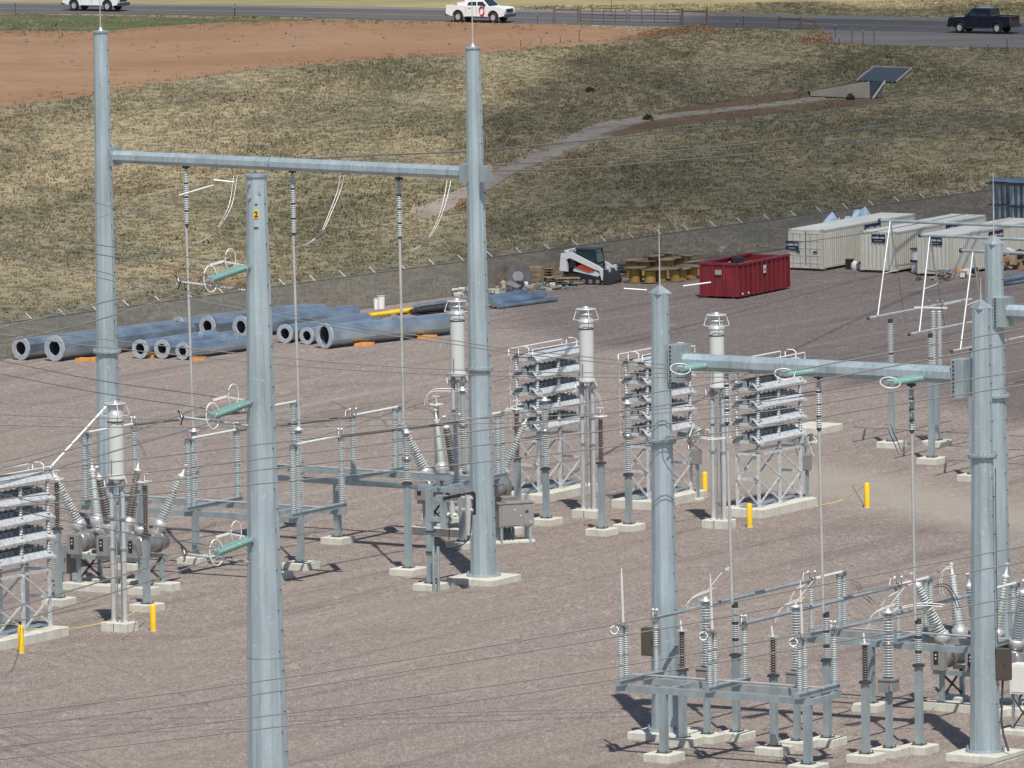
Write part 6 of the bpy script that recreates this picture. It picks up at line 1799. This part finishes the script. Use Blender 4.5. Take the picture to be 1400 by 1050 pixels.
# ================================================================== ALONG THE ROAD
road_rz = math.atan2((G(1050, 31) - G(350, 15)).y, (G(1050, 31) - G(350, 15)).x)
def pickup(px, py, rz, paintm, label, flip=False, logo=False, bedbox=False):
    """(px,py): ground point between the near wheels"""
    g = G(px, py)
    r = thing('pickup_truck', label, 'pickup truck', g, rz + (math.pi if flip else 0), 'pickup trucks on the road')
    hw = 0.98
    def arch(cx, R=0.50, z0=0.42):
        return [(cx + R * math.cos(t), z0 + 0.0 + R * math.sin(t)) for t in np.linspace(0, math.pi, 9)]
    xs = [(-2.95, 0.55), (-2.98, 1.20)]
    fa, ra = 1.85, -1.75
    outline = [(2.95, 0.55)] + [(3.0, 0.85), (2.93, 1.12), (2.6, 1.20), (1.35, 1.26), (-2.95, 1.28), (-3.0, 0.62)]
    low = [(-2.3, 0.45)] + [p for p in arch(ra)][::-1] + [(ra + 0.55, 0.42), (fa - 0.55, 0.42)] + [p for p in arch(fa)][::-1] + [(2.45, 0.45)]
    body = part(MB().prism((outline + low)[::-1], -hw, hw), 'body', paintm, r)
    # cab with sloping pillars: wider below than above
    ring0 = [(1.45, 1.26), (-1.05, 1.27)]
    cv = []
    sec = [(1.42, 1.25, 0.95), (0.72, 1.84, 0.82), (0.45, 1.93, 0.80), (-0.85, 1.94, 0.80), (-1.08, 1.88, 0.82), (-1.12, 1.26, 0.95)]
    for sgn in (-1, 1):
        for (x, z, w) in sec:
            cv.append((x, sgn * w, z))
    n = len(sec)
    fs = [tuple(range(n)), tuple(range(2 * n - 1, n - 1, -1))] + [(i, n + i, n + i + 1, i + 1) for i in range(n - 1)]
    cabo = part(MB()._add(cv, fs), 'cab', paintm, r)
    for sgn in (-1, 1):
        def pt(x, z, off=0.012):
            w = 0.95 + (0.79 - 0.95) * (z - 1.25) / 0.64
            return (x, sgn * (w + off), z)
        for quad in ([(1.12, 1.32), (0.60, 1.80), (0.22, 1.82), (0.22, 1.32)], [(0.12, 1.32), (0.12, 1.82), (-0.62, 1.80), (-0.80, 1.32)]):
            q = [pt(*a) for a in quad]
            part(MB().poly(q if sgn > 0 else q[::-1]), 'side_window', 'carglass', cabo)
        part(MB().box((1.0, sgn * 1.08, 1.38), (0.14, 0.18, 0.18)), 'mirror', 'black', cabo)
        for x in (0.17, -0.95):
            part(MB().box((x, sgn * (hw + 0.004), 0.95), (0.02, 0.012, 0.6)), 'door_gap', 'dark', body)
        part(MB().box((-0.55, sgn * (hw + 0.015), 1.12), (0.2, 0.03, 0.04)), 'door_handle', 'black', body)
        part(MB().box((0.1, sgn * (hw - 0.05), 0.42), (2.2, 0.14, 0.1)), 'side_step', 'black', body)
    part(MB().poly([(1.40, -0.84, 1.30), (1.40, 0.84, 1.30), (0.74, 0.74, 1.83), (0.74, -0.74, 1.83)]), 'windscreen', 'carglass', cabo)
    part(MB().poly([(-1.12, 0.84, 1.33), (-1.12, -0.84, 1.33), (-1.05, -0.74, 1.8), (-1.05, 0.74, 1.8)]), 'rear_window', 'carglass', cabo)
    part(MB().box((-2.02, 0, 1.285), (1.75, 1.6, 0.012)), 'bed_floor', 'black', r)
    for sgn in (-1, 1):
        part(MB().box((-2.02, sgn * 0.9, 1.31), (1.85, 0.14, 0.06)), 'bed_rail', paintm, r)
    part(MB().box((-2.93, 0, 1.06), (0.08, 1.7, 0.5)), 'tailgate', paintm, r)
    part(MB().box((3.02, 0, 0.55), (0.16, 1.9, 0.26)), 'front_bumper', 'dark', r)
    part(MB().box((-3.06, 0, 0.58), (0.16, 1.85, 0.2)), 'rear_bumper', 'dark', r)
    part(MB().box((2.985, 0, 0.93), (0.06, 1.2, 0.3)), 'grille', 'black', r)
    for sgn in (-1, 1):
        part(MB().box((2.96, sgn * 0.78, 0.95), (0.1, 0.3, 0.2)), 'headlight', 'alu_white', r)
        part(MB().box((-2.98, sgn * 0.88, 1.0), (0.06, 0.14, 0.36)), 'tail_light', 'logo_red', r)
        for x in (fa, ra):
            w = part(MB().lathe((x, sgn * (hw - 0.26), 0.40), (x, sgn * (hw + 0.02), 0.40), [(0, 0.30), (0, 0.40), (0.27, 0.40), (0.28, 0.30)], 18), 'wheel', 'black', r)
            fl = MB()
            ptsf = [(x + 0.53 * math.cos(t), sgn * (hw + 0.01), 0.42 + 0.53 * math.sin(t)) for t in np.linspace(0.0, math.pi, 9)]
            fl.tube(ptsf, 0.05, 5)
            part(fl, 'wheel_arch_trim', 'black', r)
            part(MB().cyl((x, sgn * (hw - 0.04), 0.40), (x, sgn * (hw + 0.035), 0.40), 0.23, n=14), 'rim', 'alu', w)
    if bedbox:
        part(MB().box((-1.5, 0, 1.42), (0.7, 1.7, 0.26)), 'tool_box', paintm, r)
    r.scale = (1, 1, 1.12)
    if logo:
        # two-armed red swirl on the near door
        m_ = MB()
        for k in (0, 1):
            prev = None
            for i in range(11):
                t = math.pi * (0.05 + 0.095 * i) + k * math.pi
                w = 0.03 + 0.07 * math.sin(math.pi * i / 10)
                cx, cz = 0.70, 0.88
                po = (cx + (0.30 + w) * 0.8 * math.cos(t + 0.5), -hw - 0.02, cz + (0.34 + w) * math.sin(t + 0.5))
                pi_ = (cx + (0.30 - w) * 0.8 * math.cos(t + 0.5), -hw - 0.02, cz + (0.34 - w) * math.sin(t + 0.5))
                if prev:
                    m_.poly([prev[0], po, pi_, prev[1]])
                prev = (po, pi_)
        part(m_, 'door_emblem', 'logo_red', body)
    return r
pickup(657, 29.5, road_rz, 'white', 'white pickup truck with a red swirl emblem on its door, driving right', False, True, True)
pickup(131, 14.0, road_rz, 'white', 'white pickup truck cut by the top edge, left of the emblem truck', False, False)
pickup(1345, 44.5, road_rz, 'navy_car', 'dark navy pickup truck driving left at the right end of the road', True)

def xz_fence_post(px, y0, y1, label, r=0.035, mat='dark', name='fence_post'):
    g = G(px, y1)
    h = zat(g, y0)
    t = thing(name, label, 'fence post', g, 0, 'roadside fence posts')
    part(MB().cyl((0, 0, -0.1), (0, 0, h), r, n=6), 'stake', mat, t)
    part(MB().cyl((0, 0, h - 0.08), (0, 0, h + 0.02), r * 1.25, n=6), 'tip', 'junk', t)
    return g, h
posts_px = [(735, 19, 31), (792, 38, 56), (766, 48, 58), (740, 49, 60), (712, 53, 63), (918, 36, 45), (963, 32, 41), (1007, 29, 37), (1016.5, 20.5, 35), (1142, 34, 51), (1165, 38, 58), (1180, 41, 60), (1195, 37, 57), (1147.5, 50, 61), (1132, 53, 62), (1328, 60, 70), (1351, 59, 71), (1377, 50, 70), (320.5, 10, 22), (549, 75, 83), (506, 79, 87), (321.5, 3, 21), (21, 2, 16)]
words = ['just left of the wooden gate', 'taller, at the field corner below the gate', 'second from the tall field corner post', 'third from the tall field corner post', 'fourth from the tall field corner post, beside the mast top', 'below the right end of the gate', 'below the gate\'s right rail',
         'right of the gate, shorter one', 'right of the gate, taller one', 'leftmost pale-tipped one by the orange bush', 'second pale-tipped one by the orange bush', 'third pale-tipped one by the orange bush', 'last pale-tipped one by the orange bush',
         'low, just below the orange bush', 'lowest, left of the road apron', 'below the navy truck, left one', 'below the navy truck, middle one', 'below the navy truck, tall right one', 'left of a pair beside the far left verge', 'on the field edge left of the taller mast', 'on the field edge, second left of the taller mast', 'right of a pair beside the far left verge', 'at the far left edge of the road']
for (p, w_) in zip(posts_px, words):
    xz_fence_post(p[0], p[1], p[2], 'thin roadside fence stake ' + w_)
g, h = G(836, 22), 2.2
t = thing('marker_pole', 'thin tall marker pole behind the pipe gate', 'pole', g)
part(MB().cyl((0, 0, 0), (0, 0, 2.4), 0.03, n=6), 'shaft', 'dark', t)
part(MB().box((0, 0, 2.3), (0.12, 0.03, 0.3)), 'plate', 'junk', t)
def gate(label_root, x0, y0, x1, y1, hh, label):
    a = G(x0, y0); b = G(x1, y1); d = b - a
    t = thing('pipe_gate', label, 'gate', a, 0, 'double pipe gate')
    for k in range(5):
        z = 0.18 + k * (hh - 0.18) / 4
        part(MB().cyl(Vector((0, 0, z)), d + Vector((0, 0, z)), 0.03, n=6), 'rail', 'dark', t)
    for k in range(5):
        p = d * (k / 4)
        part(MB().cyl(p + Vector((0, 0, 0.1)), p + Vector((0, 0, hh)), 0.03, n=6), 'upright', 'dark', t)
gate(None, 794, 31.5, 857, 33, 1.35, 'left leaf of the dark pipe gate by the road')
gate(None, 860, 33, 930, 33.5, 1.35, 'right leaf of the dark pipe gate by the road')
def hbrace(x0, yb0, x1, yb1, h, label, extra=None):
    a = G(x0, yb0); b = G(x1, yb1); d = b - a
    t = thing('timber_brace', label, 'timber post', a)
    part(MB().cyl((0, 0, -0.1), (0, 0, h), 0.11, n=8), 'post', 'wood', t)
    part(MB().cyl(d + Vector((0, 0, -0.1)), d + Vector((0, 0, h)), 0.11, n=8), 'post', 'wood', t)
    part(MB().cyl(Vector((0, 0, h * 0.82)), d + Vector((0, 0, h * 0.82)), 0.09, n=8), 'rail', 'wood', t)
    if extra:
        e = G(*extra) - a
        part(MB().cyl(e + Vector((0, 0, -0.1)), e + Vector((0, 0, h * 0.8)), 0.10, n=8), 'post', 'wood', t)
        part(MB().cyl(d + Vector((0, 0, h * 0.85)), e + Vector((0, 0, h * 0.65)), 0.08, n=8), 'rail', 'wood', t)
        part(MB().cyl(d + Vector((0, 0, h * 0.6)), d + Vector((-0.9, -1.0, 0.0)), 0.08, n=8), 'strut', 'wood', t)
hbrace(758, 31, 791, 31.5, 1.45, 'timber H-brace at the left of the pipe gate')
hbrace(933, 33.5, 966.5, 34, 1.45, 'timber H-brace at the right of the pipe gate')
hbrace(1066, 38.5, 1095, 39.5, 1.05, 'low dark timber corner brace right of the gate', (1115, 39.5))

# --- culvert
gq = G(1190, 134)
cv = thing('culvert_headwall', 'concrete culvert with a wing wall and a flat sheet painted dark as its shaded trough, in the upper right slope', 'culvert', gq)
def R3(px, py, z, Y=None):
    return G(px, py, z) - gq
w0 = G(1108, 132) - gq; w1 = G(1189, 134.5) - gq
hw_ = zat(gq, 111.5)
part(MB()._add([w0 + Vector((0, 0, 0.05)), w1, w1 + Vector((0, 0, hw_)), w0 + Vector((0, 0, 0.35)),
                w0 + Vector((0.1, 0.5, 0.05)), w1 + Vector((0, 0.5, 0)), w1 + Vector((0, 0.5, hw_)), w0 + Vector((0.1, 0.5, 0.35))],
               [(0, 1, 2, 3), (5, 4, 7, 6), (3, 2, 6, 7), (1, 5, 6, 2), (4, 0, 3, 7)]), 'wing_wall', 'conc_darker', cv)  # darker concrete gives the wall its cloud shade by colour
part(MB()._add([w1 + Vector((0.02, 0, 0)), w1 + Vector((1.0, 0.4, 0.35)), w1 + Vector((1.25, 0.9, hw_)), w1 + Vector((0.02, 0.1, hw_ - 0.02))], [(0, 1, 2, 3)]), 'opening_shade', 'trough_shade', cv)  # dark sheet, its colour carries the shade of the culvert mouth
part(MB().bar(w1 + Vector((0.25, -0.05, 0)), w1 + Vector((1.25, 0.7, hw_)), 0.1, 0.1), 'coping', 'conc', cv)
gA = [G(1172, 110, 0.06), G(1195, 91.5, 0.06), G(1247, 93.5, 0.06), G(1226, 112, 0.06)]
gA = [p - gq for p in gA]
part(MB()._add([p for p in gA], [(3, 2, 1, 0)]), 'trough', 'trough_shade', cv)  # flat sheet at ground level, the trough's shade painted dark
bk = MB()
nb = 14
rows_ = []
for q_ in range(6):
    t2 = q_ / 5
    for i_ in range(nb):
        s_ = i_ / (nb - 1)
        pb = w0.lerp(w1, s_) + Vector((0, 0.5, 0))
        hh = (0.35 + (hw_ - 0.35) * s_) * (1 - t2) ** 1.5 - 0.06 * t2 - 0.03
        bk.v.append((pb.x + 0.25 * t2 * math.sin(i_), pb.y + 9.0 * t2, hh + 0.05 * math.sin(i_ * 2.1 + q_)))
for q_ in range(5):
    for i_ in range(nb - 1):
        bk.f.append((q_ * nb + i_, q_ * nb + i_ + 1, (q_ + 1) * nb + i_ + 1, (q_ + 1) * nb + i_)); bk.sm.append(True)
part(bk, 'earth_bank', 'soil', cv)
for (a_, b_) in ((0, 1), (1, 2), (2, 3)):
    part(MB().bar(gA[a_] + Vector((0, -0.05, 0.03)), gA[b_] + Vector((0, -0.05, 0.03)), 0.13, 0.13), 'coping', 'conc_darker', cv)
# rocks and dark bushes on the slope
def bush(px, py, r_, h, label, mat='bush', seed=0, n=260):
    rs = np.random.default_rng(seed)
    g = G(px, py)
    t = thing('shrub', label, 'shrub', g)
    mb = MB()
    for i in range(n):
        a = rs.uniform(0, 6.28); q = r_ * math.sqrt(rs.uniform()); z = h * rs.uniform(0.05, 1) * math.sqrt(max(0.05, 1 - (q / r_) ** 2))
        c = Vector((q * math.cos(a), q * math.sin(a), z))
        d = Vector(rs.normal(0, 1, 3)).normalized() * 0.14; e = Vector(rs.normal(0, 1, 3)).normalized() * 0.06
        mb._add([c - e, c + e, c + d], [(0, 1, 2)])
    o = part(mb, 'twigs', mat, t)
    o['kind'] = 'stuff'
    part(MB().cyl((0, 0, -0.05), (0, 0, h * 0.5), 0.04, 0.02, 6), 'stem', 'wood', t)
MT['bush'] = paint('dark_bush', (0.05, 0.05, 0.03), 0.9, 0, 0.3, 3)
MT['bush_red'] = paint('rusty_bush', (0.30, 0.15, 0.07), 0.9, 0, 0.3, 3)
bush(1163, 136, 0.35, 0.5, 'small black shrub in front of the culvert\'s wing wall', 'bush', 1)
bush(807, 125, 0.35, 0.4, 'small dark shrub alone on the slope above the channel', 'bush', 2)
bush(886, 163, 0.4, 0.4, 'small dark shrub on the lower bank of the channel', 'bush', 3)
bush(1118, 58, 1.4, 1.3, 'rusty orange bush below the road near the timber corner brace', 'bush_red', 4, 700)
bush(945, 44, 2.2, 0.7, 'wide low rusty weeds below the right leaf of the gate', 'bush_red', 5, 700)
bush(900, 47, 1.8, 0.6, 'low rusty weeds below the middle of the gate', 'bush_red', 6, 500)
bush(640, 285, 0.9, 0.8, 'brown leafless shrub beside the taller mast on the slope', 'bush_red', 7, 400)

# --- a broken cloud high over the yard: its shade falls on the back right of the view
cl_alt = 420.0
off = Vector((sun_dir.x, sun_dir.y, 0)) * (cl_alt / sun_dir.z)
m, nt, b = newmat('cloud')
tr = nt.nodes.new('ShaderNodeBsdfTransparent'); df = nt.nodes.new('ShaderNodeBsdfTranslucent'); mx = nt.nodes.new('ShaderNodeMixShader')
df.inputs[0].default_value = (0.9, 0.9, 0.9, 1)
nz = noise(nt, 0.012, 5, 0.6, pos(nt), 0.5)
nt.links.new(mapr(nt, nz, 0.35, 0.6, 0.22, 0.38), mx.inputs[0])
nt.links.new(tr.outputs[0], mx.inputs[1]); nt.links.new(df.outputs[0], mx.inputs[2])
nt.links.new(mx.outputs[0], nt.nodes['Material Output'].inputs['Surface'])
MT['cloud'] = m
mb = MB()
shade = [(1500, 590), (1290, 545), (1120, 515), (940, 490), (800, 470), (680, 440), (640, 350), (640, 240), (670, 150), (740, 95), (830, 60), (900, 40), (960, 20), (1100, 0), (1500, 0)]
cs = [G(*p) for p in shade]
cx = sum((c.x for c in cs)) / len(cs) + 20; cy = sum((c.y for c in cs)) / len(cs)
rsd = random.Random(5)
edge = cat_rom(cs + [Vector((160, 900, 0)), Vector((170, 470, 0)), cs[0]], 5)
levels = [(0.82, -14), (1.0, 0), (0.93, 10), (0.7, 22), (0.35, 30)]
vs = []; nE = len(edge) - 1
jit = [1 + rsd.uniform(-0.03, 0.03) for _ in range(nE)]
for (sc, dz) in levels:
    for k in range(nE):
        p = edge[k]
        vs.append((cx + (p.x - cx) * sc * jit[k] + off.x, cy + (p.y - cy) * sc * jit[k] + off.y, cl_alt + dz + rsd.uniform(-3, 3)))
fs = []
for i in range(len(levels) - 1):
    for k in range(nE):
        k2 = (k + 1) % nE
        fs.append((i * nE + k, i * nE + k2, (i + 1) * nE + k2, (i + 1) * nE + k))
fs.append(tuple(reversed(range(nE)))); fs.append(tuple((len(levels) - 1) * nE + k for k in range(nE)))
mb._add(vs, fs, True)
struct(mb, 'cloud', 'cloud')

from collections import Counter
_lb = Counter((o.get('label')) for o in bpy.data.objects if o.parent is None and o.get('label'))
print('DUP LABELS', [k for k, v_ in _lb.items() if v_ > 1])
